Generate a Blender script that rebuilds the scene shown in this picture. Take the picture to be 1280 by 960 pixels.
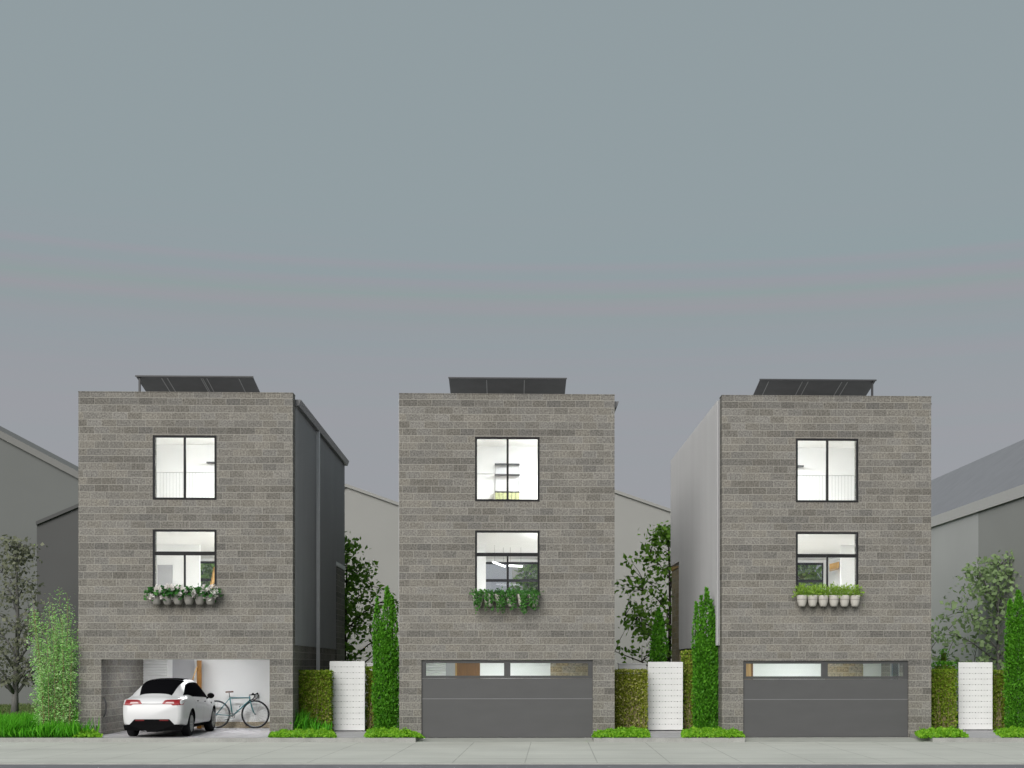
import bpy, bmesh, math, random
import numpy as np
from mathutils import Vector, Matrix

random.seed(7)
RNG = np.random.default_rng(7)
for o in list(bpy.data.objects):
    bpy.data.objects.remove(o)
SC = bpy.context.scene
COL = SC.collection

# ------------------------------------------------------------------ camera
F, U0, V0 = 1680.0, 692.0, 834.0
EYE = 2.0
TH = math.atan((U0 - 638.0) / F)
cam = bpy.data.cameras.new("camera")
cam.sensor_width = 36.0
cam.lens = F / 1280 * 36
cam.shift_x = (640 - U0) / 1280
cam.shift_y = (V0 - 480) / 1280
cam.clip_start = 0.1
cam.clip_end = 3000
camo = bpy.data.objects.new("camera", cam)
camo.location = (0, 0, EYE)
camo.rotation_euler = (math.pi / 2, 0, -TH)
COL.objects.link(camo)
SC.camera = camo

# ------------------------------------------------------------------ sky and sun
SUN_DIR = Vector((-0.34, -0.80, 0.52)).normalized()      # towards the sun
ELEV = math.asin(SUN_DIR.z)
AZ = math.atan2(SUN_DIR.x, SUN_DIR.y)
world = bpy.data.worlds.new("World")
SC.world = world
world.use_nodes = True
nt = world.node_tree
nt.nodes.clear()
out = nt.nodes.new("ShaderNodeOutputWorld")
sky = nt.nodes.new("ShaderNodeTexSky")
sky.sky_type = 'NISHITA'
sky.sun_disc = False
sky.sun_elevation = ELEV
sky.sun_rotation = AZ
b1 = nt.nodes.new("ShaderNodeBackground")
b1.inputs[1].default_value = 0.05
nt.links.new(sky.outputs[0], b1.inputs[0])
tc = nt.nodes.new("ShaderNodeTexCoord")
sep = nt.nodes.new("ShaderNodeSeparateXYZ")
nt.links.new(tc.outputs["Generated"], sep.inputs[0])
ramp = nt.nodes.new("ShaderNodeValToRGB")
nt.links.new(sep.outputs[2], ramp.inputs[0])
e = ramp.color_ramp.elements
def lin(r, g, b):
    return tuple(((c / 255) / 12.92 if c / 255 < .04045 else ((c / 255 + .055) / 1.055) ** 2.4) for c in (r, g, b)) + (1,)
e[0].position = 0.0; e[0].color = lin(156, 156, 161)
e[1].position = 0.45; e[1].color = lin(147, 159, 163)
el = e.new(0.19); el.color = lin(155, 158, 163)
el = e.new(0.277); el.color = lin(148, 159, 163); el = e.new(.235); el.color = lin(151, 158, 163)
for pz_, pc_ in ((.2815, (148, 159, 163)), (.2845, (154, 157, 164)), (.2875, (148, 160, 164)), (.2725, (154, 156, 163)), (.2660, (146, 160, 160)), (.2585, (155, 156, 162)), (.2520, (149, 158, 161))):
    el = e.new(pz_); el.color = lin(*pc_)
# faint flat bands of high cloud, by height above the horizon
cx = nt.nodes.new("ShaderNodeCombineXYZ")
mz = nt.nodes.new("ShaderNodeMath"); mz.operation = 'MULTIPLY'; mz.inputs[1].default_value = 75
nt.links.new(sep.outputs[2], mz.inputs[0])
mxx = nt.nodes.new("ShaderNodeMath"); mxx.operation = 'MULTIPLY'; mxx.inputs[1].default_value = .7
nt.links.new(sep.outputs[0], mxx.inputs[0])
nt.links.new(mxx.outputs[0], cx.inputs[0]); nt.links.new(mz.outputs[0], cx.inputs[2])
nz = nt.nodes.new("ShaderNodeTexNoise")
nz.inputs['Scale'].default_value = 1.0
nz.inputs['Detail'].default_value = 3
nt.links.new(cx.outputs[0], nz.inputs['Vector'])
band = nt.nodes.new("ShaderNodeValToRGB"); be = band.color_ramp.elements
be[0].position = .34; be[0].color = (.962, 1.006, .996, 1)
be[1].position = .66; be[1].color = (1.032, .980, .998, 1)
nt.links.new(nz.outputs[0], band.inputs[0])
msk = nt.nodes.new("ShaderNodeValToRGB"); me_ = msk.color_ramp.elements
me_[0].position = .14; me_[0].color = (.25, .25, .25, 1)
me_[1].position = .325; me_[1].color = (0, 0, 0, 1)
q_ = me_.new(.235); q_.color = (1, 1, 1, 1); q_ = me_.new(.29); q_.color = (.9, .9, .9, 1)
nt.links.new(sep.outputs[2], msk.inputs[0])
mul = nt.nodes.new("ShaderNodeMixRGB"); mul.blend_type = 'MULTIPLY'
nt.links.new(msk.outputs[0], mul.inputs[0])
nt.links.new(ramp.outputs[0], mul.inputs[1]); nt.links.new(band.outputs[0], mul.inputs[2])
b2 = nt.nodes.new("ShaderNodeBackground")
b2.inputs[1].default_value = 1.0
nt.links.new(mul.outputs[0], b2.inputs[0])
mx = nt.nodes.new("ShaderNodeMixShader")
mx.inputs[0].default_value = 0.96
nt.links.new(b1.outputs[0], mx.inputs[1]); nt.links.new(b2.outputs[0], mx.inputs[2])
nt.links.new(mx.outputs[0], out.inputs[0])

sl = bpy.data.lights.new("sun", 'SUN')
sl.energy = 3.5
sl.angle = math.radians(45)
sl.color = (1.0, 0.97, 0.93)
so = bpy.data.objects.new("sun", sl)
so.rotation_euler = SUN_DIR.to_track_quat('Z', 'Y').to_euler()
so.location = (-20, -40, 40)
COL.objects.link(so)

SC.view_settings.view_transform = 'Standard'
SC.view_settings.look = 'None'
SC.view_settings.gamma = 1
SC.view_settings.exposure = 0.0
SC.render.engine = 'CYCLES'
SC.cycles.use_denoising = True
SC.cycles.max_bounces = 10
SC.cycles.diffuse_bounces = 6
SC.cycles.transparent_max_bounces = 16
SC.cycles.caustics_reflective = False
SC.cycles.caustics_refractive = False

# ------------------------------------------------------------------ helpers: picture -> place
RX, RY = math.cos(TH), -math.sin(TH)
FX, FY = math.sin(TH), math.cos(TH)
def ray(u, v):
    a = (u - U0) / F
    return (RX * a + FX, RY * a + FY, (V0 - v) / F)
def X(u, Y):
    d = ray(u, V0)
    return d[0] / d[1] * Y
def Z(u, v, Y):
    d = ray(u, v)
    return EYE + d[2] / d[1] * Y
def ground(u, v, z=0.1):
    d = ray(u, v)
    t = (z - EYE) / d[2]
    return (d[0] * t, d[1] * t)
def K(xc, dep, z):
    """point given across / along the street's own direction"""
    return (RX * xc + FX * dep, RY * xc + FY * dep, z)

# ------------------------------------------------------------------ helpers: meshes
class MB:
    def __init__(s):
        s.v = []; s.f = []; s.m = []; s.sm = []
    def poly(s, pts, mi=0, smooth=False):
        b = len(s.v); s.v += [tuple(p) for p in pts]
        s.f.append(tuple(range(b, b + len(pts)))); s.m.append(mi); s.sm.append(smooth)
    def box(s, x0, x1, y0, y1, z0, z1, mi=0):
        b = len(s.v)
        s.v += [(x0, y0, z0), (x1, y0, z0), (x1, y1, z0), (x0, y1, z0), (x0, y0, z1), (x1, y0, z1), (x1, y1, z1), (x0, y1, z1)]
        for q in ((0, 3, 2, 1), (4, 5, 6, 7), (0, 1, 5, 4), (1, 2, 6, 5), (2, 3, 7, 6), (3, 0, 4, 7)):
            s.f.append(tuple(b + i for i in q)); s.m.append(mi); s.sm.append(False)
    def hexa(s, bot, top, mi=0):
        n = len(bot); b = len(s.v); s.v += [tuple(p) for p in bot] + [tuple(p) for p in top]
        s.f.append(tuple(b + i for i in reversed(range(n)))); s.m.append(mi); s.sm.append(False)
        s.f.append(tuple(b + n + i for i in range(n))); s.m.append(mi); s.sm.append(False)
        for i in range(n):
            j = (i + 1) % n
            s.f.append((b + i, b + j, b + n + j, b + n + i)); s.m.append(mi); s.sm.append(False)
    def tube(s, pts, rads, n=8, mi=0, caps=True, closed=False):
        pts = [Vector(p) for p in pts]
        if not hasattr(rads, '__len__'): rads = [rads] * len(pts)
        b = len(s.v); k = len(pts)
        up = None
        for i, p in enumerate(pts):
            if closed: d = pts[(i + 1) % k] - pts[i - 1]
            else: d = pts[min(i + 1, k - 1)] - pts[max(i - 1, 0)]
            d = d.normalized() if d.length > 1e-9 else Vector((0, 0, 1))
            if up is None:
                up = Vector((0, 0, 1)) if abs(d.z) < .9 else Vector((1, 0, 0))
            a = d.cross(up)
            a = a.normalized() if a.length > 1e-6 else d.orthogonal().normalized()
            c = a.cross(d).normalized(); up = c
            for j in range(n):
                t = 2 * math.pi * j / n
                s.v.append(tuple(p + (a * math.cos(t) + c * math.sin(t)) * rads[i]))
        for i in range(k if closed else k - 1):
            i2 = (i + 1) % k
            for j in range(n):
                j2 = (j + 1) % n
                s.f.append((b + i * n + j, b + i * n + j2, b + i2 * n + j2, b + i2 * n + j)); s.m.append(mi); s.sm.append(True)
        if caps and not closed:
            s.f.append(tuple(b + j for j in reversed(range(n)))); s.m.append(mi); s.sm.append(False)
            s.f.append(tuple(b + (k - 1) * n + j for j in range(n))); s.m.append(mi); s.sm.append(False)
    def lathe(s, prof, c=(0, 0, 0), axis='z', n=24, mi=0):
        b = len(s.v); k = len(prof)
        for r, h in prof:
            for j in range(n):
                t = 2 * math.pi * j / n
                a, q = r * math.cos(t), r * math.sin(t)
                p = (a, q, h) if axis == 'z' else (h, a, q) if axis == 'x' else (a, h, q)
                s.v.append((p[0] + c[0], p[1] + c[1], p[2] + c[2]))
        for i in range(k - 1):
            for j in range(n):
                j2 = (j + 1) % n
                s.f.append((b + i * n + j, b + i * n + j2, b + (i + 1) * n + j2, b + (i + 1) * n + j)); s.m.append(mi); s.sm.append(True)
    def build(s, name, mats, parent=None, bevel=0.0, fix=False, link=True):
        me = bpy.data.meshes.new(name)
        off = Vector(parent.location) if parent is not None and parent.parent is None else Vector((0, 0, 0))
        if parent is not None and parent.parent is not None:
            off = Vector(parent.parent.location)
        me.from_pydata([tuple(Vector(p) - off) for p in s.v], [], s.f)
        if not isinstance(mats, (list, tuple)): mats = [mats]
        for m in mats: me.materials.append(m)
        me.polygons.foreach_set('material_index', s.m)
        me.polygons.foreach_set('use_smooth', s.sm)
        if fix:
            bm = bmesh.new(); bm.from_mesh(me)
            bmesh.ops.remove_doubles(bm, verts=bm.verts, dist=1e-5)
            bmesh.ops.recalc_face_normals(bm, faces=bm.faces)
            bm.to_mesh(me); bm.free()
        me.update()
        o = bpy.data.objects.new(name, me)
        COL.objects.link(o)
        if parent is not None: o.parent = parent
        if bevel:
            md = o.modifiers.new('bevel', 'BEVEL'); md.width = bevel; md.segments = 2; md.limit_method = 'ANGLE'
        return o

def tag(o, label=None, cat=None, group=None, kind=None):
    if label: o['label'] = label
    if cat: o['category'] = cat
    if group: o['group'] = group
    if kind: o['kind'] = kind
    return o
def empty(name, loc, label, cat, group=None):
    o = bpy.data.objects.new(name, None); COL.objects.link(o); o.location = loc
    return tag(o, label, cat, group)

# ------------------------------------------------------------------ helpers: materials
def newmat(name):
    m = bpy.data.materials.new(name); m.use_nodes = True
    t = m.node_tree; b = t.nodes['Principled BSDF']
    return m, t, b
def N(t, kind, **kw):
    n = t.nodes.new(kind)
    for k, v in kw.items(): setattr(n, k, v)
    return n
def math_(t, op, a, b=None, c=None):
    n = N(t, 'ShaderNodeMath', operation=op)
    for i, q in enumerate((a, b, c)):
        if q is None: continue
        if isinstance(q, (int, float)): n.inputs[i].default_value = q
        else: t.links.new(q, n.inputs[i])
    return n.outputs[0]
def mat(name, col, rough=.6, var=.12, scale=6, metal=0, spec=.3, bump=0, bscale=60, stretch=(1, 1, 1), fine=0.0):
    m, t, b = newmat(name)
    b.inputs['Roughness'].default_value = rough
    b.inputs['Metallic'].default_value = metal
    b.inputs['Specular IOR Level'].default_value = spec
    co = N(t, 'ShaderNodeTexCoord'); mpn = N(t, 'ShaderNodeMapping'); mpn.inputs['Scale'].default_value = stretch
    t.links.new(co.outputs['Object'], mpn.inputs[0])
    n = N(t, 'ShaderNodeTexNoise'); n.inputs['Scale'].default_value = scale; n.inputs['Detail'].default_value = 5
    t.links.new(mpn.outputs[0], n.inputs['Vector'])
    r = N(t, 'ShaderNodeMapRange'); r.inputs[1].default_value = .3; r.inputs[2].default_value = .7
    r.inputs[3].default_value = 1 - var; r.inputs[4].default_value = 1 + var
    t.links.new(n.outputs[0], r.inputs[0])
    val = r.outputs[0]
    if fine:
        n2 = N(t, 'ShaderNodeTexNoise'); n2.inputs['Scale'].default_value = bscale; n2.inputs['Detail'].default_value = 2
        t.links.new(mpn.outputs[0], n2.inputs['Vector'])
        r2 = N(t, 'ShaderNodeMapRange'); r2.inputs[1].default_value = .3; r2.inputs[2].default_value = .7
        r2.inputs[3].default_value = 1 - fine; r2.inputs[4].default_value = 1 + fine
        t.links.new(n2.outputs[0], r2.inputs[0])
        val = math_(t, 'MULTIPLY', val, r2.outputs[0])
    x = N(t, 'ShaderNodeMixRGB', blend_type='MULTIPLY'); x.inputs[0].default_value = 1
    x.inputs[1].default_value = tuple(col[:3]) + (1,)
    t.links.new(val, x.inputs[2])
    t.links.new(x.outputs[0], b.inputs['Base Color'])
    if bump:
        n3 = N(t, 'ShaderNodeTexNoise'); n3.inputs['Scale'].default_value = bscale; n3.inputs['Detail'].default_value = 4
        t.links.new(mpn.outputs[0], n3.inputs['Vector'])
        bp = N(t, 'ShaderNodeBump'); bp.inputs['Strength'].default_value = bump; bp.inputs['Distance'].default_value = .01
        t.links.new(n3.outputs[0], bp.inputs['Height']); t.links.new(bp.outputs[0], b.inputs['Normal'])
    return m

def leafmat(name, cols, rough=.55, trans=.25):
    """leaf colours vary from leaf to leaf"""
    m, t, b = newmat(name)
    g = N(t, 'ShaderNodeNewGeometry')
    r = N(t, 'ShaderNodeValToRGB'); r.color_ramp.interpolation = 'LINEAR'
    el = r.color_ramp.elements
    k = len(cols)
    el[0].position = 0; el[0].color = tuple(cols[0]) + (1,)
    el[1].position = 1; el[1].color = tuple(cols[-1]) + (1,)
    for i in range(1, k - 1):
        q = el.new(i / (k - 1)); q.color = tuple(cols[i]) + (1,)
    t.links.new(g.outputs['Random Per Island'], r.inputs[0])
    t.links.new(r.outputs[0], b.inputs['Base Color'])
    b.inputs['Roughness'].default_value = rough
    b.inputs['Specular IOR Level'].default_value = .25
    tr = N(t, 'ShaderNodeBsdfTranslucent'); t.links.new(r.outputs[0], tr.inputs[0])
    mxs = N(t, 'ShaderNodeMixShader'); mxs.inputs[0].default_value = trans
    t.links.new(b.outputs[0], mxs.inputs[1]); t.links.new(tr.outputs[0], mxs.inputs[2])
    t.links.new(mxs.outputs[0], t.nodes['Material Output'].inputs[0])
    return m

def blockmat(name, c_lo, c_hi, mortar, bw=.4064, bh=.2032, mw=.011, warm=.5):
    m, t, b = newmat(name)
    co = N(t, 'ShaderNodeTexCoord'); s = N(t, 'ShaderNodeSeparateXYZ'); t.links.new(co.outputs['Object'], s.inputs[0])
    g = N(t, 'ShaderNodeNewGeometry'); sn = N(t, 'ShaderNodeSeparateXYZ'); t.links.new(g.outputs['Normal'], sn.inputs[0])
    side = math_(t, 'GREATER_THAN', math_(t, 'ABSOLUTE', sn.outputs[0]), .7)
    # run along the wall: x on the front and back, y on the sides
    ux = math_(t, 'MULTIPLY', s.outputs[0], math_(t, 'SUBTRACT', 1.0, side))
    uu = math_(t, 'ADD', ux, math_(t, 'MULTIPLY', s.outputs[1], side))
    rowf = math_(t, 'DIVIDE', s.outputs[2], bh)
    row = math_(t, 'FLOOR', rowf)
    wn0 = N(t, 'ShaderNodeTexWhiteNoise', noise_dimensions='1D'); t.links.new(math_(t, 'MODULO', math_(t, 'ADD', row, 100.0), 11.0), wn0.inputs['W'])
    half = math_(t, 'MULTIPLY', math_(t, 'MODULO', math_(t, 'ADD', row, 100.0), 2.0), .5)
    offs = math_(t, 'ADD', half, math_(t, 'MULTIPLY', math_(t, 'ROUND', math_(t, 'MULTIPLY', wn0.outputs[0], 1.0)), .25))
    colf = math_(t, 'ADD', math_(t, 'DIVIDE', uu, bw), offs)
    colm = math_(t, 'FLOOR', colf)
    fu = math_(t, 'FRACT', colf); fv = math_(t, 'FRACT', rowf)
    cmb = N(t, 'ShaderNodeCombineXYZ'); t.links.new(colm, cmb.inputs[0]); t.links.new(row, cmb.inputs[1])
    wn = N(t, 'ShaderNodeTexWhiteNoise', noise_dimensions='3D'); t.links.new(cmb.outputs[0], wn.inputs['Vector'])
    du = math_(t, 'MULTIPLY', math_(t, 'MINIMUM', fu, math_(t, 'SUBTRACT', 1.0, fu)), bw)
    dv = math_(t, 'MULTIPLY', math_(t, 'MINIMUM', fv, math_(t, 'SUBTRACT', 1.0, fv)), bh)
    d = math_(t, 'MINIMUM', math_(t, 'ADD', du, 0.0), dv)
    headj = math_(t, 'LESS_THAN', du, math_(t, 'MINIMUM', dv, mw))
    ismort = N(t, 'ShaderNodeMapRange'); ismort.inputs[1].default_value = mw * .5; ismort.inputs[2].default_value = mw * .5 + .004
    ismort.inputs[3].default_value = 1; ismort.inputs[4].default_value = 0
    t.links.new(d, ismort.inputs[0])
    mix = N(t, 'ShaderNodeMixRGB'); mix.inputs[1].default_value = tuple(c_lo) + (1,); mix.inputs[2].default_value = tuple(c_hi) + (1,)
    rw4 = math_(t, 'LESS_THAN', math_(t, 'ABSOLUTE', math_(t, 'SUBTRACT', math_(t, 'MODULO', math_(t, 'ADD', row, 100.0), 4.0), 2.0)), .5)
    rw5 = math_(t, 'LESS_THAN', math_(t, 'MODULO', math_(t, 'ADD', row, 100.0), 4.0), .5)
    fac = math_(t, 'ADD', math_(t, 'MULTIPLY', wn.outputs[0], .50), .36)
    fac = math_(t, 'ADD', math_(t, 'SUBTRACT', fac, math_(t, 'MULTIPLY', rw4, .27)), math_(t, 'MULTIPLY', rw5, .15))
    cb_ = N(t, 'ShaderNodeCombineXYZ'); t.links.new(math_(t, 'MULTIPLY', colm, .45), cb_.inputs[0]); t.links.new(math_(t, 'MULTIPLY', row, 3.3), cb_.inputs[1])
    nb = N(t, 'ShaderNodeTexNoise'); nb.inputs['Scale'].default_value = 1.0; nb.inputs['Detail'].default_value = 1; t.links.new(cb_.outputs[0], nb.inputs['Vector'])
    fac = math_(t, 'ADD', fac, math_(t, 'MULTIPLY', math_(t, 'SUBTRACT', nb.outputs[0], .5), .9))
    t.links.new(fac, mix.inputs[0])
    # split-face grain and large weathering
    n1 = N(t, 'ShaderNodeTexNoise'); n1.inputs['Scale'].default_value = 22; n1.inputs['Detail'].default_value = 4; n1.inputs['Roughness'].default_value = .75
    t.links.new(co.outputs['Object'], n1.inputs['Vector'])
    r1 = N(t, 'ShaderNodeMapRange'); r1.inputs[1].default_value = .3; r1.inputs[2].default_value = .7; r1.inputs[3].default_value = .38; r1.inputs[4].default_value = 1.62
    t.links.new(n1.outputs[0], r1.inputs[0])
    n2 = N(t, 'ShaderNodeTexNoise'); n2.inputs['Scale'].default_value = .7; n2.inputs['Detail'].default_value = 3
    t.links.new(co.outputs['Object'], n2.inputs['Vector'])
    r2 = N(t, 'ShaderNodeMapRange'); r2.inputs[1].default_value = .3; r2.inputs[2].default_value = .7; r2.inputs[3].default_value = .92; r2.inputs[4].default_value = 1.08
    t.links.new(n2.outputs[0], r2.inputs[0])
    # slight hue change block to block
    hs = N(t, 'ShaderNodeHueSaturation')
    sc2 = N(t, 'ShaderNodeSeparateColor'); t.links.new(wn.outputs[1], sc2.inputs[0])
    t.links.new(math_(t, 'ADD', .75, math_(t, 'MULTIPLY', sc2.outputs[1], .45)), hs.inputs['Saturation'])
    t.links.new(mix.outputs[0], hs.inputs['Color'])
    m1 = N(t, 'ShaderNodeMixRGB', blend_type='MULTIPLY'); m1.inputs[0].default_value = 1
    t.links.new(hs.outputs[0], m1.inputs[1]); t.links.new(math_(t, 'MULTIPLY', r1.outputs[0], r2.outputs[0]), m1.inputs[2])
    scj = N(t, 'ShaderNodeSeparateColor'); t.links.new(wn.outputs[1], scj.inputs[0])
    weak = math_(t, 'SUBTRACT', 1.0, math_(t, 'MULTIPLY', headj, math_(t, 'ADD', .10, math_(t, 'MULTIPLY', scj.outputs[2], .60))))
    mfac = math_(t, 'MULTIPLY', ismort.outputs[0], math_(t, 'MULTIPLY', weak, .85))
    m2 = N(t, 'ShaderNodeMixRGB'); t.links.new(mfac, m2.inputs[0]); t.links.new(m1.outputs[0], m2.inputs[1])
    m2.inputs[2].default_value = tuple(mortar) + (1,)
    t.links.new(m2.outputs[0], b.inputs['Base Color'])
    b.inputs['Roughness'].default_value = .9; b.inputs['Specular IOR Level'].default_value = .15
    hgt = math_(t, 'SUBTRACT', math_(t, 'MULTIPLY', n1.outputs[0], .5), ismort.outputs[0])
    bp = N(t, 'ShaderNodeBump'); bp.inputs['Strength'].default_value = .5; bp.inputs['Distance'].default_value = .008
    t.links.new(hgt, bp.inputs['Height']); t.links.new(bp.outputs[0], b.inputs['Normal'])
    return m

def glassmat(name, tint=(1, 1, 1), refl=.05, rough=.0):
    m, t, b = newmat(name)
    t.nodes.remove(b)
    tr = N(t, 'ShaderNodeBsdfTransparent'); tr.inputs[0].default_value = tuple(tint) + (1,)
    gl = N(t, 'ShaderNodeBsdfGlossy'); gl.inputs['Roughness'].default_value = rough; gl.inputs[0].default_value = (.9, .95, 1, 1)
    fr = N(t, 'ShaderNodeFresnel'); fr.inputs[0].default_value = 1.45
    x = N(t, 'ShaderNodeMixShader')
    t.links.new(math_(t, 'MULTIPLY', fr.outputs[0], refl / .035), x.inputs[0])
    t.links.new(tr.outputs[0], x.inputs[1]); t.links.new(gl.outputs[0], x.inputs[2])
    t.links.new(x.outputs[0], t.nodes['Material Output'].inputs[0])
    return m
def emit(name, col, s):
    m, t, b = newmat(name)
    b.inputs['Base Color'].default_value = (.8, .8, .8, 1)
    b.inputs['Emission Color'].default_value = tuple(col) + (1,)
    b.inputs['Emission Strength'].default_value = s
    return m

def ribmat(name, col, pitch=.2):
    m = mat(name, col, rough=.45, var=.05, scale=1.5, metal=.0, spec=.4, stretch=(1, 1, .15))
    return m

M = {}
M['block'] = blockmat('split_block', (.131, .124, .112), (.217, .205, .183), (.35, .335, .30))
M['block_in'] = blockmat('garage_block', (.13, .12, .105), (.20, .185, .16), (.26, .25, .225))
M['tan_block'] = blockmat('tan_block', (.30, .235, .155), (.40, .33, .23), (.48, .42, .32))
M['siding'] = ribmat('metal_siding', (.325, .325, .327))
M['white'] = mat('white_plaster', (.80, .80, .79), rough=.8, var=.015, scale=2)
M['white_paint'] = mat('white_painted_timber', (.73, .73, .73), rough=.55, var=.04, scale=3, spec=.3)
M['frame'] = mat('dark_window_frame', (.022, .022, .023), rough=.6, var=.1, spec=.12)
M['door_grey'] = mat('grey_garage_door', (.085, .085, .086), rough=.5, var=.04, scale=1.2, spec=.3, stretch=(1, 1, 3))
M['door_trim'] = mat('garage_door_frame', (.066, .066, .067), rough=.5, var=.05)
M['glass'] = glassmat('window_glass', (.97, .98, .98), .04)
M['wood'] = mat('brown_wood', (.15, .065, .009), rough=.5, var=.25, scale=5, stretch=(9, 9, .6))
M['pale_wood'] = mat('pale_wood', (.42, .25, .085), rough=.5, var=.2, scale=5, stretch=(9, 9, .6))
M['grey_panel'] = mat('grey_panel', (.40, .40, .41), rough=.6, var=.02)
M['conc'] = mat('pale_concrete', (.43, .42, .435), rough=.85, var=.08, scale=1.5, bump=.15, bscale=90, fine=.07)
M['floor_wood'] = mat('timber_floor', (.62, .585, .53), rough=.5, var=.15, scale=4, stretch=(.4, 6, 1))
M['roof'] = mat('roof_membrane', (.42, .42, .42), rough=.85, var=.1, scale=2)
M['gutter'] = mat('grey_gutter', (.20, .20, .205), rough=.4, var=.05, spec=.4)
M['pipe'] = mat('grey_downpipe', (.72, .72, .73), rough=.4, var=.04, spec=.4)
M['stone_strip'] = mat('pebble_strip', (.34, .29, .21), rough=.9, var=.45, scale=26)
M['lamp'] = emit('lamp_diffuser', (.95, .975, 1), 195)
M['lamp_g'] = emit('garage_fill_diffuser', (.97, .985, 1), 46)
M['lamp_g2'] = emit('bright_garage_fill', (.965, .98, 1), 92)
M['tube'] = emit('tube_lamp', (1, .99, .97), 2.5)
M['lamp_body'] = mat('lamp_housing', (.7, .7, .7), rough=.4, var=.02)
M['rail'] = mat('thin_grey_rail', (.48, .48, .48), rough=.4, var=.03, spec=.4)
M['solar'] = mat('dark_solar_underside', (.20, .20, .202), rough=.7, var=.06, scale=3, spec=.15)
M['solar_cell'] = mat('solar_cells', (.015, .018, .035), rough=.15, var=.1, spec=.6)
M['steel'] = mat('dark_steel', (.045, .045, .048), rough=.45, var=.08, metal=.0, spec=.4)
M['alu'] = mat('pale_aluminium', (.55, .55, .55), rough=.35, var=.04, spec=.5)
M['pot'] = mat('stone_grey_pot', (.25, .24, .222), rough=.8, var=.08, scale=12, bump=.1, bscale=120)
M['pot_cream'] = mat('cream_pot', (.50, .475, .435), rough=.75, var=.07, scale=12)
M['soil'] = mat('soil', (.05, .035, .022), rough=.95, var=.35, scale=14, bump=.4, bscale=40)
M['petal'] = leafmat('white_petals', [(.62, .58, .56), (.80, .78, .76), (.74, .70, .66)], trans=.2)
M['lf_pot'] = leafmat('pot_leaves', [(.015, .075, .012), (.03, .14, .02), (.06, .20, .035)])
M['lf_trail'] = leafmat('trailing_leaves', [(.02, .085, .012), (.05, .17, .025), (.08, .23, .045)])
M['lf_lime'] = leafmat('lime_leaves', [(.14, .27, .02), (.24, .40, .04), (.34, .50, .10)])
M['lf_cyp'] = leafmat('cypress_leaves', [(0.033, 0.132, 0.0066), (0.077, 0.275, 0.011), (0.143, 0.396, 0.033)], trans=0.3)
M['lf_hedge'] = leafmat('hedge_leaves', [(0.1, 0.17, 0.007), (0.19, 0.32, 0.014), (0.27, 0.41, 0.03), (0.42, 0.4, 0.12)], trans=0.35)
M['lf_hedge2'] = leafmat('yellowish_hedge_leaves', [(0.1495, 0.184, 0.0138), (0.2645, 0.3335, 0.023), (0.368, 0.414, 0.0575), (0.644, 0.575, 0.299)], trans=0.35)
M['twig'] = mat('hedge_twigs', (.15, .17, .025), rough=.9, var=.5, scale=16, stretch=(4, 4, .6))
M['straw'] = mat('pale_twig', (.33, .27, .15), rough=.8, var=.2)
M['lf_tree'] = leafmat('dark_maple_leaves', [(0.06, 0.14, 0.012), (0.12, 0.25, 0.025), (0.19, 0.36, 0.05)], trans=0.45)
M['lf_tree_pale'] = leafmat('dusty_green_leaves', [(0.1837, 0.2625, 0.1181), (0.2625, 0.3675, 0.1706), (0.3413, 0.4725, 0.2231)], trans=.4)
M['lf_tree_olive'] = leafmat('olive_grey_leaves', [(0.1544, 0.1663, 0.1128), (0.2019, 0.2138, 0.1425), (0.2494, 0.2612, 0.1781)], trans=.4)
M['lf_bamboo'] = leafmat('pale_bamboo_leaves', [(.19, .46, .09), (.30, .62, .16), (.42, .70, .26), (.52, .68, .36)], trans=0.4)
M['cane'] = mat('bamboo_cane', (.22, .17, .08), rough=.5, var=.2, scale=9)
M['lf_cover'] = leafmat('ground_cover_leaves', [(0.09, 0.26, 0.008), (0.17, 0.42, 0.015), (0.3, 0.56, 0.04)], trans=0.4)
M['lf_grass'] = leafmat('grass_blades', [(0.05, 0.26, 0.006), (0.085, 0.38, 0.01), (0.15, 0.48, 0.03)], trans=0.4)
M['lf_lawn'] = leafmat('dull_lawn_blades', [(.085, .12, .035), (.12, .16, .05), (.15, .19, .07)], trans=.3)
M['bark'] = mat('bark', (.045, .038, .030), rough=.95, var=.3, scale=10, stretch=(3, 3, .5), bump=.4, bscale=30)
M['bark_grey'] = mat('grey_bark', (.15, .145, .14), rough=.95, var=.25, scale=10, stretch=(3, 3, .5))
M['car_white'] = mat('white_car_paint', (.60, .60, .61), rough=.3, var=.0, spec=.5)
M['car_black'] = mat('black_plastic', (.004, .004, .0045), rough=.7, var=.1, spec=.05)
M['car_glass'] = mat('dark_car_glass', (.005, .005, .006), rough=.3, var=.0, spec=.0)
M['tyre'] = mat('tyre_rubber', (.011, .011, .013), rough=.8, var=.15, spec=.2)
M['rim'] = mat('grey_alloy_rim', (.42, .42, .41), rough=.35, var=.03, spec=.5)
M['rim_dark'] = mat('rim_shadow_gap', (.03, .03, .03), rough=.6)
M['red'] = mat('red_lens', (.25, .010, .014), rough=.3, var=.05, spec=.5)
M['car_red_dim'] = mat('dark_red_reflector', (.12, .008, .010), rough=.4, var=.05, spec=.2)
M['lens'] = mat('clear_lens', (.55, .42, .41), rough=.3, var=.03, spec=.5)
M['teal'] = mat('teal_bike_paint', (.028, .16, .18), rough=.35, var=.05, spec=.5)
M['teal_bin'] = mat('teal_plastic', (.01, .16, .12), rough=.5, var=.08)
M['chrome'] = mat('bare_metal', (.40, .42, .43), rough=.25, var=.03, metal=.7)
M['leather'] = mat('brown_leather', (.17, .09, .065), rough=.5, var=.12)
M['bg_grey'] = mat('grey_render', (.145, .15, .146), rough=.9, var=.03, scale=.4)
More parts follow.
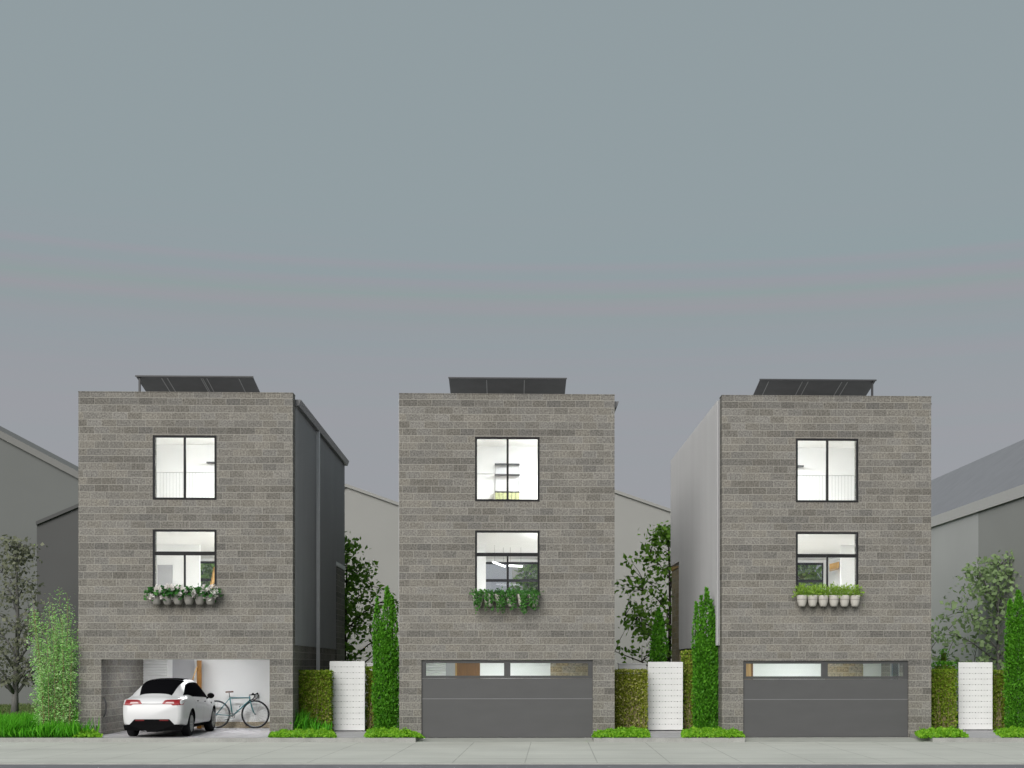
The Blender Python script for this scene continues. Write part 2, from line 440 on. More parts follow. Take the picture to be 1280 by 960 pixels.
M['bg_dark'] = mat('charcoal_render', (.085, .085, .085), rough=.9, var=.03, scale=.5)
M['bg_light'] = mat('pale_grey_render', (.29, .287, .275), rough=.9, var=.03, scale=.4)
M['bg_right'] = mat('mid_grey_render', (.48, .48, .475), rough=.9, var=.03, scale=.4)
M['bg_fascia'] = mat('light_grey_fascia', (.52, .51, .50), rough=.8, var=.02)
M['bg_near'] = mat('shade_toned_render', (.33, .33, .32), rough=.9, var=.03, scale=.4)  # wall grey darkened so the colour carries shade
M['bg_roof'] = mat('slate_grey_roof', (.21, .215, .232), rough=.85, var=.05, scale=1.2)
M['bg_trim'] = mat('pale_trim', (.18, .178, .172), rough=.8, var=.03)
M['asphalt'] = mat('asphalt', (.165, .165, .178), rough=.9, var=.1, scale=2, bump=.25, bscale=140, fine=.12)
M['lawn'] = mat('lawn_soil', (.05, .12, .02), rough=.95, var=.3, scale=4, fine=.25, bscale=30)
M['kerb'] = mat('kerb_concrete', (.40, .405, .37), rough=.85, var=.1, scale=2, fine=.08, bscale=60)
M['edging'] = mat('plot_edging_concrete', (.31, .31, .295), rough=.9, var=.12, scale=3, fine=.1, bscale=50)
M['book'] = mat('olive_boxes', (.40, .42, .22), rough=.7, var=.2, scale=9)

def pavementmat():
    m, t, b = newmat('pavement_concrete')
    co = N(t, 'ShaderNodeTexCoord'); s = N(t, 'ShaderNodeSeparateXYZ'); t.links.new(co.outputs['Object'], s.inputs[0])
    # across / along the street
    xc = math_(t, 'ADD', math_(t, 'MULTIPLY', s.outputs[0], RX), math_(t, 'MULTIPLY', s.outputs[1], RY))
    dp = math_(t, 'ADD', math_(t, 'MULTIPLY', s.outputs[0], FX), math_(t, 'MULTIPLY', s.outputs[1], FY))
    fr = math_(t, 'FRACT', math_(t, 'ADD', math_(t, 'DIVIDE', xc, 1.52), 100.396))
    jd = math_(t, 'MULTIPLY', math_(t, 'MINIMUM', fr, math_(t, 'SUBTRACT', 1.0, fr)), 1.52)
    j1 = math_(t, 'LESS_THAN', jd, .012)
    wn = N(t, 'ShaderNodeTexNoise'); wn.inputs['Scale'].default_value = .9; t.links.new(co.outputs['Object'], wn.inputs['Vector'])
    j1 = math_(t, 'MULTIPLY', j1, math_(t, 'MULTIPLY', wn.outputs[0], .6))
    lines = j1
    for d, w, a in ((32.5, .045, .22), (29.5, .03, .30), (34.0, .02, .10)):
        l = math_(t, 'MULTIPLY', math_(t, 'LESS_THAN', math_(t, 'ABSOLUTE', math_(t, 'SUBTRACT', dp, d)), w), a)
        lines = math_(t, 'MAXIMUM', lines, l)
    mpn = N(t, 'ShaderNodeMapping'); mpn.inputs['Rotation'].default_value = (0, 0, TH); mpn.inputs['Scale'].default_value = (.25, 5, 1)
    t.links.new(co.outputs['Object'], mpn.inputs[0])
    n1 = N(t, 'ShaderNodeTexNoise'); n1.inputs['Scale'].default_value = 1.4; n1.inputs['Detail'].default_value = 5
    t.links.new(mpn.outputs[0], n1.inputs['Vector'])
    n2 = N(t, 'ShaderNodeTexNoise'); n2.inputs['Scale'].default_value = 45; n2.inputs['Detail'].default_value = 3
    t.links.new(co.outputs['Object'], n2.inputs['Vector'])
    n3 = N(t, 'ShaderNodeTexNoise'); n3.inputs['Scale'].default_value = .5; n3.inputs['Detail'].default_value = 4
    t.links.new(co.outputs['Object'], n3.inputs['Vector'])
    def rng(o, a, c):
        r = N(t, 'ShaderNodeMapRange'); r.inputs[1].default_value = .3; r.inputs[2].default_value = .7
        r.inputs[3].default_value = a; r.inputs[4].default_value = c; t.links.new(o, r.inputs[0]); return r.outputs[0]
    k = math_(t, 'MULTIPLY', math_(t, 'MULTIPLY', rng(n1.outputs[0], .92, 1.08), rng(n2.outputs[0], .93, 1.07)), rng(n3.outputs[0], .93, 1.07))
    k = math_(t, 'MULTIPLY', k, math_(t, 'SUBTRACT', 1.0, lines))
    x = N(t, 'ShaderNodeMixRGB', blend_type='MULTIPLY'); x.inputs[0].default_value = 1; x.inputs[1].default_value = (.50, .505, .462, 1)
    t.links.new(k, x.inputs[2]); t.links.new(x.outputs[0], b.inputs['Base Color'])
    b.inputs['Roughness'].default_value = .9; b.inputs['Specular IOR Level'].default_value = .2
    return m
M['pave'] = pavementmat()

# ------------------------------------------------------------------ the ground
YF = 38.0                       # the houses' front plane
GZ = 0.1                        # the plots lie a small step above the pavement
SZ = 0.104                      # concrete slabs laid on the plots
def kslab(name, xa, xb, da, db, z0, z1, m, kind='structure'):
    b = MB(); b.hexa([K(xa, da, z0), K(xb, da, z0), K(xb, db, z0), K(xa, db, z0)], [K(xa, da, z1), K(xb, da, z1), K(xb, db, z1), K(xa, db, z1)])
    o = b.build(name, m); o['kind'] = kind; return o
kslab('road', -120, 120, -60, 27.95, -.6, -.022, M['asphalt'])
kslab('kerb', -120, 120, 27.95, 28.12, -.6, 0.0, M['kerb'])
kslab('pavement', -120, 120, 28.122, 35.96, -.6, -.002, M['pave'])
def xc_at(u, dep): return (u - U0) / F * dep
# garden plots (raised), leaving the two driveways of the closed garages at pavement level
edges = [(-120, xc_at(526.5, 37.5)), (xc_at(740.5, 37.2), xc_at(929.5, 36.2)), (xc_at(1137, 38.3), 120)]
DRV = [(edges[0][1], edges[1][0]), (edges[1][1], edges[2][0])]
for i, (a, c) in enumerate(edges):
    kslab('plot_edging', a, c, 35.962, 36.10, -.6, .106, M['edging'])
    a2, c2 = (a if i == 0 else a + .10), (c if i == 2 else c - .10)
    if i: kslab('plot_edging', a, a2, 36.102, 38.298, -.6, .106, M['edging'])
    if i < 2: kslab('plot_edging', c2, c, 36.102, 38.02, -.6, .106, M['edging'])
    kslab('ground', a2, c2, 36.102, 38.3, -.6, GZ, M['lawn'] if i == 0 else M['soil'])
for a, c in DRV:
    kslab('driveway', a, c, 35.962, 38.6, -.6, .0, M['kerb'])
kslab('ground', -900, 900, 38.602, 1500, -.6, .096, M['lawn'])
# filling strips between front plots and the far ground, beside the driveways
for i, (a, c) in enumerate(edges):
    kslab('ground', a, c, 38.302, 38.6, -.6, GZ - .002, M['lawn'] if i == 0 else M['soil'])

def flat(name, pts, m, z=SZ, th=.003):
    b = MB(); b.hexa([(p[0], p[1], z - th) for p in pts], [(p[0], p[1], z) for p in pts])
    o = b.build(name, m, fix=True); o['kind'] = 'structure'; return o
def px(u, dep): 
    return K(xc_at(u, dep), dep, 0)
# open garage slab in front of the left house
flat('driveway', [px(117, 36.11), px(352, 36.11), (X(345, 38), 38.0, 0), (X(119, 38), 38.0, 0)], M['conc'])
# paths to the three gates
for (ua, ub, uc, ud) in ((412, 456, 404, 466), (811, 853, 803, 868), (1198, 1240, 1201, 1262)):
    flat('path', [px(uc, 36.11), px(ud, 36.11), (X(ub, 41), 41.0, 0), (X(ua, 41), 41.0, 0)], M['conc'])

for ua, ub in ((371, 497), (771, 900), (1168, 1262)):  # unseen pale paving added behind the gates to bounce light into the gaps
    flat('path', [(X(ua, 38) + .1, 41.05, 0), (X(ub, 38) - .1, 41.05, 0), (X(ub, 38) - .1, 50, 0), (X(ua, 38) + .1, 50, 0)], M['kerb'])

# ------------------------------------------------------------------ houses
def wall_grid(b, x0, x1, z0, z1, holes, y0, y1, mi=0):
    xs = sorted({x0, x1, *[h[0] for h in holes], *[h[1] for h in holes]})
    zs = sorted({z0, z1, *[h[2] for h in holes], *[h[3] for h in holes]})
    def solid(i, j):
        if i < 0 or j < 0 or i >= len(xs) - 1 or j >= len(zs) - 1: return False
        cx, cz = (xs[i] + xs[i + 1]) / 2, (zs[j] + zs[j + 1]) / 2
        return not any(h[0] < cx < h[1] and h[2] < cz < h[3] for h in holes)
    for i in range(len(xs) - 1):
        for j in range(len(zs) - 1):
            if not solid(i, j): continue
            a, c, d, e_ = xs[i], xs[i + 1], zs[j], zs[j + 1]
            b.poly([(a, y0, d), (c, y0, d), (c, y0, e_), (a, y0, e_)], mi)
            b.poly([(c, y1, d), (a, y1, d), (a, y1, e_), (c, y1, e_)], mi)
            if not solid(i - 1, j): b.poly([(a, y1, d), (a, y0, d), (a, y0, e_), (a, y1, e_)], mi)
            if not solid(i + 1, j): b.poly([(c, y0, d), (c, y1, d), (c, y1, e_), (c, y0, e_)], mi)
            if not solid(i, j - 1): b.poly([(a, y1, d), (c, y1, d), (c, y0, d), (a, y0, d)], mi)
            if not solid(i, j + 1): b.poly([(a, y0, e_), (c, y0, e_), (c, y1, e_), (a, y1, e_)], mi)

YR = 49.75            # rear of the houses
YB = 42.33            # back wall of the garages
F2, C2, F3, C3, ROOF = 3.05, 5.98, 6.30, 8.98, 9.36
SID_Z = 2.63

def window(root, x0, x1, z0, z1, y, bars_v, bars_h, ft=.055, label=None):
    """frame flush with the wall face, panes inside it as children"""
    f = MB(); d0, d1 = y - .012, y + .07
    f.box(x0, x0 + ft, d0, d1, z0, z1); f.box(x1 - ft, x1, d0, d1, z0, z1)
    f.box(x0 + ft, x1 - ft, d0, d1, z1 - ft, z1); f.box(x0 + ft, x1 - ft, d0, d1, z0, z0 + ft)
    hz = [z0 + ft] + [c for h in bars_h for c in h] + [z1 - ft]
    for a, c in bars_h: f.box(x0 + ft, x1 - ft, d0 + .004, d1 - .004, a, c)
    cells = []
    for k in range(0, len(hz), 2):
        za, zb = hz[k], hz[k + 1]
        vb = bars_v if k == 0 else []
        vx = [x0 + ft] + [c for h in vb for c in h] + [x1 - ft]
        for a, c in vb: f.box(a, c, d0 + .007, d1 - .007, za, zb)
        for q in range(0, len(vx), 2): cells.append((vx[q], vx[q + 1], za, zb))
    fo = f.build('window', M['frame'], root)
    for (a, c, d, e_) in cells:
        p = MB(); p.box(a, c, y + .030, y + .036, d, e_); p.build('pane', M['glass'], fo)
    return fo

def siding(root, x, y0, y1, prof, face):
    """vertical ribbed cladding on a side wall; prof(y) gives bottom and top; face = -1 left, +1 right"""
    b = MB(); pitch = .2
    n = int((y1 - y0) / pitch); pitch = (y1 - y0) / n
    pts = []
    for k in range(n):
        a = y0 + k * pitch
        pts += [(a, 0), (a + pitch * .62, 0), (a + pitch * .70, .04), (a + pitch * .92, .04)]
    pts.append((y1, 0))
    for (ya, oa), (yb, ob) in zip(pts[:-1], pts[1:]):
        za0, za1 = prof((ya + yb) / 2)
        xa, xb = x + face * (.02 + oa), x + face * (.02 + ob)
        q = [(xa, ya, za0), (xb, yb, za0), (xb, yb, za1), (xa, ya, za1)]
        b.poly(q if face > 0 else q[::-1])
    # top and bottom closing strips and end
    for zz in (0, 1):
        for (ya, oa), (yb, ob) in zip(pts[:-1], pts[1:]):
            z_ = prof((ya + yb) / 2)[zz]
            b.poly([(x, ya, z_), (x, yb, z_), (x + face * (.02 + ob), yb, z_), (x + face * (.02 + oa), ya, z_)])
    za0, za1 = prof(y0); b.poly([(x, y0, za0), (x + face * .02, y0, za0), (x + face * .02, y0, za1), (x, y0, za1)])
    za0, za1 = prof(y1); b.poly([(x, y1, za0), (x + face * .02, y1, za0), (x + face * .02, y1, za1), (x, y1, za1)])
    return b.build('side_cladding', M['siding'], root)

HOUSES = []
def house(label, ul, ur, vt, win, up, low, door, open_garage):
    x0, x1 = X(ul, YF), X(ur, YF)
    um = (ul + ur) / 2
    top = Z(um, vt, YF)
    root = empty('block_house', ((x0 + x1) / 2, YF, 0), label, 'house', 'three concrete block houses')
    wx0, wx1 = X(win[0], YF), X(win[1], YF)
    uz0, uz1 = Z(um, up[1], YF), Z(um, up[0], YF)
    lz0, lz1 = Z(um, low[1], YF), Z(um, low[0], YF)
    gx0, gx1 = X(door[0], YF), X(door[1], YF); gz1 = Z(um, door[2], YF)
    fw = MB(); wall_grid(fw, x0, x1, -.3, top, [(wx0, wx1, uz0, uz1), (wx0, wx1, lz0, lz1), (gx0, gx1, -.3, gz1)], YF, YF + .40)
    fw.build('front_wall', M['block'], root, fix=True)
    cp = MB(); cp.box(x0 - .008, x1 + .008, YF - .008, YF + .41, top + .002, top + .026); cp.build('coping', M['block'], root)
    # windows: upper pair of lights; lower with a fixed light above two lights
    wm = X((win[0] + win[1]) / 2 + (.4 if ul > 450 else 0), YF)
    window(root, wx0, wx1, uz0, uz1, YF, [(wm - .03, wm + .03)], [])
    ta, tb = Z(um, low[3], YF), Z(um, low[2], YF)
    window(root, wx0, wx1, lz0, lz1, YF, [(wm - .025, wm + .025)], [(ta, tb)])
    # side walls
    ya = YF + .402
    for sx, face in ((x0, -1), (x1, 1)):
        lo = MB()
        xa, xb = (sx + .03, sx + .23) if face < 0 else (sx - .23, sx - .03)
        holes = []
        if face > 0 and not open_garage == 0 and ul > 800:
            pass
        lo.box(xa, xb, ya, YR, -.3, SID_Z - .002)
        side_hole = (ul > 800 and face > 0)
        if side_hole:
            lo = MB()
            h = (40.35, 41.3, 1.35, 2.3)
            lo.box(xa, xb, ya, h[0], -.3, SID_Z - .002); lo.box(xa, xb, h[1], YR, -.3, SID_Z - .002)
            lo.box(xa, xb, h[0], h[1], -.3, h[2]); lo.box(xa, xb, h[0], h[1], h[3], SID_Z - .002)
            fr = MB()
            for (p, q, r, s_) in ((h[0], h[0] + .05, h[2], h[3]), (h[1] - .05, h[1], h[2], h[3]), (h[0] + .05, h[1] - .05, h[2], h[2] + .05), (h[0] + .05, h[1] - .05, h[3] - .05, h[3])):
                fr.box(xa - .01, xa + .06, p, q, r, s_)
            so_ = fr.build('window', M['rail'], root)
            g = MB(); g.box(xa + .02, xa + .026, h[0] + .05, h[1] - .05, h[2] + .05, h[3] - .05); g.build('pane', M['glass'], so_)
        lo.build('lower_side_wall', M['block'], root)
        up_ = MB(); up_.box(xa, xb, ya, YR - .002, SID_Z, top - (.06 if face < 0 else .30)); up_.build('upper_side_wall', M['white'], root)
        tz = top - .03 if face < 0 else top - .26
        yq = 47.45
        siding(root, sx if face < 0 else sx - .048, ya, YR, lambda y, tz=tz: (SID_Z if y < yq else 5.75, tz), face)
        # block pier at the rear below the cladding, with a timber cap
        pr = MB(); p0, p1 = (sx - .015, sx + .03) if face < 0 else (sx - .03, sx + .015)
        pr.box(p0, p1, yq, YR, -.3, 5.55); pr.build('rear_pier', M['tan_block'] if face < 0 else M['block'], root)  # left pier's paler tan paints in the sunlight on that side
        cap = MB(); cap.hexa([(p0 - .02, yq, 5.56), (p1 + .02, yq, 5.56), (p1 + .02, YR, 5.56), (p0 - .02, YR, 5.56)],
                             [(p0 - .02, yq, 5.60), (p1 + .02, yq, 5.60), (p1 + .02, YR, 5.73), (p0 - .02, YR, 5.73)])
        cap.build('pier_cap', M['pale_wood'] if face < 0 else M['white_paint'], root)
    # rear corner trim of left side
    # eaves gutter on the right
    gz = top - .255
    gt = MB(); gt.hexa([(x1 - .04, ya + .02, gz - .0), (x1 + .10, ya + .02, gz), (x1 + .16, ya + .02, gz + .17), (x1 - .04, ya + .02, gz + .17)],
                       [(x1 - .04, YR + .15, gz), (x1 + .10, YR + .15, gz), (x1 + .16, YR + .15, gz + .17), (x1 - .04, YR + .15, gz + .17)])
    go = gt.build('gutter', M['gutter'], root)
    dp = MB(); yd = YF * (638 - 366) / (638 - 395.5) if ul < 300 else 43.0
    dp.box(x1 + .0, x1 + .10, yd - .06, yd + .06, .3, gz - .002); dp.build('downpipe', M['pipe'], root)
    # roof and rear
    rf = MB(); rf.box(x0 + .22, x1 - .02, ya, YR + .1, ROOF - .1, ROOF); rf.build('roof', M['roof'], root)
    iy = YF + .405
    ix0, ix1 = x0 + .235, x1 - .235
    rw = MB(); wall_grid(rw, ix0, ix1, -.3, ROOF - .105, [(ix0 + .15, ix1 - .15, F2 + .02, 5.88)], YR - .2, YR - .004); rw.build('rear_wall', M['white'], root, fix=True)
    # floors
    s = MB(); s.box(ix0, ix1, iy, YR - .21, C2 + .02, F3 - .02); s.box(ix0, ix1, iy, YR - .21, gz1 + .52, F2 - .02); s.build('floor_slab', M['white'], root)
    fl = MB(); fl.box(ix0, ix1, iy, YR - .21, F3 - .018, F3); fl.box(ix0, ix1, iy, YR - .21, F2 - .018, F2); fl.build('timber_floor', M['floor_wood'], root)
    ce = MB(); ce.box(ix0, ix1, iy, YR - .21, C3, C3 + .05); ce.box(ix0, ix1, iy, YR - .21, C2, C2 + .018); ce.build('ceiling', M['white'], root)
    # upper partition and railing behind the window
    pt = MB(); pt.box(ix0, ix1, 42.5, 42.6, F3 + .002, C3 - .002)
    pt.build('partition', M['white'], root)
    # inner lining
    li = MB(); li.box(ix0, ix0 + .012, iy, YR - .21, F2 + .002, C2 - .002); li.box(ix1 - .012, ix1, iy, YR - .21, F2 + .002, C2 - .002)
    li.box(ix0, ix0 + .012, iy, 42.49, F3 + .002, C3 - .002); li.box(ix1 - .012, ix1, iy, 42.49, F3 + .002, C3 - .002)
    li.box(ix0 + .014, wx0 - .02, YF + .402, YF + .412, F3 + .002, C3 - .002); li.box(wx1 + .02, ix1 - .014, YF + .402, YF + .412, F3 + .002, C3 - .002)
    li.build('wall_lining', M['white'], root)
    # lamps
    for (yc, zc, ln) in ((40.4, C3 - .16, 1.6), (40.6, C2 - .12, 1.8), (45.6, C2 - .12, 1.8)):
        
        xm = (ix1 - 1.3 if ul < 800 else ix0 + 1.3) if yc < 45 else (ix1 - .6 if ul < 800 else ix0 + .6)
        lb = MB(); lb.box(xm - .02, xm + .02, yc - ln / 2, yc + ln / 2, zc + .03, zc + .06); 
        lb.box(xm - .01, xm + .01, yc - ln / 2 + .1, yc - ln / 2 + .12, zc + .06, zc + .16); lb.box(xm - .01, xm + .01, yc + ln / 2 - .12, yc + ln / 2 - .1, zc + .06, zc + .16)
        lbo = lb.build('ceiling_lamp', M['lamp_body'], root)
        df = MB(); df.box(xm - .11, xm + .11, yc - ln / 2 + .01, yc + ln / 2 - .01, zc, zc + .028); df.build('diffuser', M['lamp'], lbo)
    # garage shell
    gc = MB(); gc.box(ix0, ix1, iy, YB + .1, gz1 + .42, gz1 + .50); gc.build('garage_ceiling', M['white'], root)
    fz = SZ if open_garage else .0
    gf = MB(); gf.box(gx0 - .15 if open_garage else ix0, gx1 + .15 if open_garage else ix1, YF + (.002 if open_garage else .1), YB + .1, -.3, fz); gf.build('garage_floor', M['conc'], root)
    gl = MB()
    if open_garage:
        gl.box(gx0 - .14, gx0, YF + .402, YB, fz + .002, gz1 + .40); gl.build('garage_side_wall', M['block'], root)
        gl = MB(); gl.box(gx1, gx1 + .14, YF + .402, YB, fz + .002, gz1 + .40)
        gl.build('garage_side_wall', M['block'], root)
    else:
        # dark back rooms behind the garage's back wall stay closed by it
        pass
    lb = MB(); xm = (gx0 + gx1) / 2
    for dx in (-.15,):  # unseen lamp above the lintel, added to brighten the garage
        lb = MB(); lb.box(xm + dx - 1.0, xm + dx + 1.0, 39.9, 40.2, gz1 + .385, gz1 + .418); lo_ = lb.build('garage_fill_lamp', M['lamp_body'], root)
        df = MB(); df.box(xm + dx - .98, xm + dx + .98, 39.91, 40.19, gz1 + .35, gz1 + .384); df.build('diffuser', M['lamp_g'] if open_garage else M['lamp_g2'], lo_)
    HOUSES.append(dict(root=root, x0=x0, x1=x1, ix0=ix0, ix1=ix1, top=top, gz1=gz1, gx0=gx0, gx1=gx1, wx0=wx0, wx1=wx1, lz0=lz0, uz0=uz0, fz=fz))
    return HOUSES[-1]

h1 = house('grey block house with an open garage, white car parked inside and bicycle at back', 98, 366, 491.0, (191, 270.6), (544.3, 624.5), (662, 742, 689.4, 694), (126.6, 337, 824.2), 1)
h2 = house('middle grey block house with trailing green plants below its window and closed garage', 499, 768.2, 493.3, (593.8, 674.4), (546.2, 626.6), (663.3, 742.5, 691, 695.3), (526.8, 741, 825), 0)
h3 = house('grey block house with lime green plants below its window and pale ribbed left side', 902.4, 1164, 495.6, (994.8, 1072.8), (548.2, 627.8), (665, 745, 692.5, 696.8), (929.1, 1135.6, 826), 0)

def panel(root, name, ua, ub, va, vb, Y, m, th=.04, dy=0):
    b = MB(); xa, xb = X(ua, Y), X(ub, Y); um = (ua + ub) / 2
    b.box(xa, xb, Y - th + dy, Y + dy, Z(um, vb, Y), Z(um, va, Y)); return b.build(name, m, root)

# --- back walls of the garages: what is seen in them
def louvre(root, ua, ub, va, vb, Y):
    b = MB(); xa, xb = X(ua, Y), X(ub, Y); z0, z1 = Z(ua, vb, Y), Z(ua, va, Y)
    b.box(xa, xb, Y - .012, Y - .002, z0, z1); n = int((z1 - z0) / .085)
    for k in range(n):
        z = z0 + (k + .5) * (z1 - z0) / n
        b.hexa([(xa, Y - .05, z - .03), (xb, Y - .05, z - .03), (xb, Y - .014, z - .0), (xa, Y - .014, z - .0)],
               [(xa, Y - .05, z - .018), (xb, Y - .05, z - .018), (xb, Y - .014, z + .02), (xa, Y - .014, z + .02)])
    return b.build('louvre_panel', M['white'], root)
def back_wall(h, uwhite0, splits=None):
    r = h['root']
    xa, xb = h['ix0'] if not h is h1 else h['gx0'] - .13, h['ix1'] if not h is h1 else h['gx1'] + .13
    b = MB(); b.box(xa, xb, YB, YB + .1, h['fz'] + .002, h['gz1'] + .415); b.build('garage_back_wall', M['white'], r)
back_wall(h1, 0); back_wall(h2, 0); back_wall(h3, 0)
r1, r2, r3 = h1['root'], h2['root'], h3['root']
YP = YB - .003
louvre(r1, 176, 209.5, 824, 906, YP)
panel(r1, 'inner_door', 216, 243, 824.5, 906.5, YP, M['grey_panel'], .03)
# brown timber door standing ajar
dr = MB(); xa, xb = X(243.0, 42.3), X(252.2, 41.9)
dr.hexa([(X(246.5, YP), YP, SZ + .01), (X(246, 41.55), 41.55, SZ + .01), (X(252, 41.55), 41.55, SZ + .01), (X(252.2, YP), YP, SZ + .01)],
        [(X(246.5, YP), YP, h1['gz1'] - .01), (X(246, 41.55), 41.55, h1['gz1'] - .01), (X(252, 41.55), 41.55, h1['gz1'] - .01), (X(252.2, YP), YP, h1['gz1'] - .01)])
dr.build('timber_door', M['wood'], r1)
br = MB(); br.tube([(X(246.5, 41.5), 41.5, 2.02), (X(238.5, 41.5), 41.5, 1.45)], .018, 6); br.build('door_brace', M['pale_wood'], r1)
br = MB(); br.tube([(X(246.2, 41.5), 41.5, .98), (X(252.2, 41.5), 41.5, .98)], .012, 6)
br.build('door_brace', M['pale_wood'], r1)
st = MB(); st.box(X(253.5, YB), X(338, YB), YB - .10, YB - .004, SZ + .001, Z(300, 902.5, YB - .1)); st.build('pebble_strip', M['stone_strip'], r1)
# handle on the left jamb
hd = MB(); xh = h1['gx0'] + .03
hd.tube([(xh, 38.12, 1.15), (xh + .06, 38.12, 1.0), (xh + .07, 38.12, .85), (xh + .05, 38.12, .7), (xh, 38.12, .6)], .022, 8); hd.build('pull_bar', M['steel'], r1)
louvre(r2, 526, 557.5, 824, 850, YP)
panel(r2, 'inner_door', 557.5, 569.5, 824.5, 852, YP, M['grey_panel'], .03)
panel(r2, 'door_frame', 569, 571.2, 824.5, 852, YP, M['pale_wood'], .05)
panel(r2, 'timber_door', 571.2, 600, 824.5, 852, YP, M['wood'], .04)
panel(r2, 'inner_block_wall', 688, 748, 824.5, 856, YP, M['tan_block'], .03)
panel(r3, 'door_frame', 929, 938.5, 825.5, 852, YP, M['pale_wood'], .05)
panel(r3, 'timber_door', 938.5, 941, 825.5, 852, YP, M['wood'], .04)
panel(r3, 'inner_block_wall', 1031, 1078.5, 825.5, 856, YP, M['tan_block'], .03)

# --- closed garage doors
def garage_door(h, u0, u1, v0, wins, vw0, vw1, vline, vtop):
    r = h['root']; x0, x1 = h['gx0'] + .004, h['gx1'] - .004; z1 = h['gz1'] - .003
    um = (u0 + u1) / 2
    y0, y1 = YF + .05, YF + .10
    zw0, zw1 = Z(um, vw1, YF), Z(um, vw0, YF); zl = Z(um, vline, YF); zt = Z(um, vtop, YF)
    b = MB(); holes = [(X(a, YF), X(c, YF), zw0, zw1) for a, c in wins]
    wall_grid(b, x0, x1, zt + .004, z1, holes, y0, y1)
    go = b.build('garage_door', M['door_trim'], r, fix=True)
    p = MB(); p.box(x0, x1, y0 + .004, y1, zl + .006, zt); p.box(x0, x1, y0 + .004, y1, .012, zl - .006); p.box(x0, x1, y0 + .02, y1 - .01, zl - .006, zl + .006)
    p.build('door_leaf', M['door_grey'], go)
    f = MB(); f.box(x0, x1, y0 - .0, y0 + .002, zl - .008, zl + .008); f.build('seam_strip', M['gutter'], go)
    for (a, c, d, e_) in holes:
        g = MB(); g.box(a, c, y0 + .022, y0 + .028, d, e_); g.build('pane', M['glass'], go)
garage_door(h2, 526.8, 741, 825, [(532.4, 630), (638, 735.2)], 828.9, 844.6, 873.5, 848)
garage_door(h3, 929.1, 1135.6, 826, [(933, 1027), (1035.3, 1130)], 829.6, 845.4, 874.3, 849)

# --- railing bars behind the upper windows of the outer houses
def railing(h, u0, u1, vtop, um, balus=True):
    r = h['root']; y = YF + .62
    b = MB(); xa, xb = X(u0, y), X(u1, y); zt = Z(um, vtop, y)
    b.tube([(xa, y, zt), (xb, y, zt)], .009, 6)
    if balus:
        n = int((xb - xa) / .09)
        for k in range(n + 1):
            x = xa + (xb - xa) * k / n
            b.box(x - .004, x + .004, y - .004, y + .004, F3 + .05, zt)
    else:
        b.tube([(xa, y, F3 + .05), (xa, y, zt)], .008, 6); b.tube([(xb, y, F3 + .05), (xb, y, zt)], .008, 6)
    b.build('window_railing', M['rail'], r)
railing(h1, 188, 273, 590.5, 231); railing(h2, 590, 678, 592.5, 634, False); railing(h3, 992, 1076, 594.5, 1034)
def shelf(root, ua, ub, v, Y=42.38):
    b = MB(); um = (ua + ub) / 2; z = Z(um, v, Y)
    b.box(X(ua, Y), X(ub, Y), Y - .12, Y + .118, z - .016, z + .016); return b.build('wall_shelf', M['steel'], root)
shelf(r1, 259, 275, 578.5); shelf(r3, 985, 1004, 583)
ws = empty('wall_shelf', (X(634, 42.4), 42.4, 7.2), 'wall shelf with two dark boards over olive boxes inside the upper window of middle house', 'shelf')
for v_ in (580.5, 593.8, 615.3):
    b = MB(); b.box(X(618.5, 42.38), X(649.5, 42.38), 42.26, 42.497, Z(634, v_, 42.38) - .014, Z(634, v_, 42.38) + .014); b.build('board', M['steel'], ws)
for k in range(6):
    a = 619 + k * 5.1
    b = MB(); b.box(X(a, 42.38), X(a + 4.7, 42.38), 42.27, 42.49, Z(634, 624.5, 42.38), Z(634, 616.3, 42.38)); b.build('box', M['book'], ws, bevel=.008)
b = MB()
for a in (619.5, 648.5): b.box(X(a, 42.4) - .006, X(a, 42.4) + .006, 42.46, 42.497, Z(634, 624, 42.4), Z(634, 579, 42.4))
b.build('upright', M['rail'], ws)

# --- middle floor: partitions and the glazed rear
def rear_glazing(h, label=None):
    r = h['root']; y = YR - .16; xa, xb = h['ix0'] + .15, h['ix1'] - .15
    f = MB()
    for z in (5.80, 5.15): f.box(xa, xb, y, y + .08, z, z + (.08 if z > 5.5 else .10))
    f.box(xa, xb, y, y + .08, F2 + .02, F2 + .1)
    n = 4
    for k in range(n + 1):
        x = xa + (xb - xa) * k / n
        f.box(x - .035, x + .035, y - .004, y + .084, F2 + .1, 5.8)
    fo = f.build('rear_window', M['frame'], r)
    for k in range(n):
        a, c = xa + (xb - xa) * k / n + .036, xa + (xb - xa) * (k + 1) / n - .036
        g = MB(); g.box(a, c, y + .03, y + .036, F2 + .1, 5.15); g.box(a, c, y + .03, y + .036, 5.25, 5.8); g.build('pane', M['glass'], fo)
for h in HOUSES: rear_glazing(h)
b = MB(); b.box(h1['ix0'] + .014, X(249.7, 44), 44, 44.1, F2 + .002, C2 - .002); b.build('partition', M['white'], r1)
panel(r1, 'inner_door', 197.3, 215.8, 706.3, 770, 43.99, M['grey_panel'], .04)
b = MB(); b.tube([(X(260.5, 46), 46, 4.2), (X(268.5, 46), 46, Z(268, 709, 46))], .05, 6); b.tube([(X(262.5, 46), 46, 4.2), (X(270.5, 46), 46, Z(268, 709, 46))], .03, 6); b.build('stair_string', M['pale_wood'], r1)
b = MB(); b.box(h2['ix0'] + .014, X(607.2, 43.5), 43.5, 43.6, F2 + .002, C2 - .002); b.build('partition', M['white'], r2)
b = MB(); b.box(X(1051, 43.5), h3['ix1'] - .014, 43.5, 43.6, F2 + .002, C2 - .002); b.build('partition', M['white'], r3)
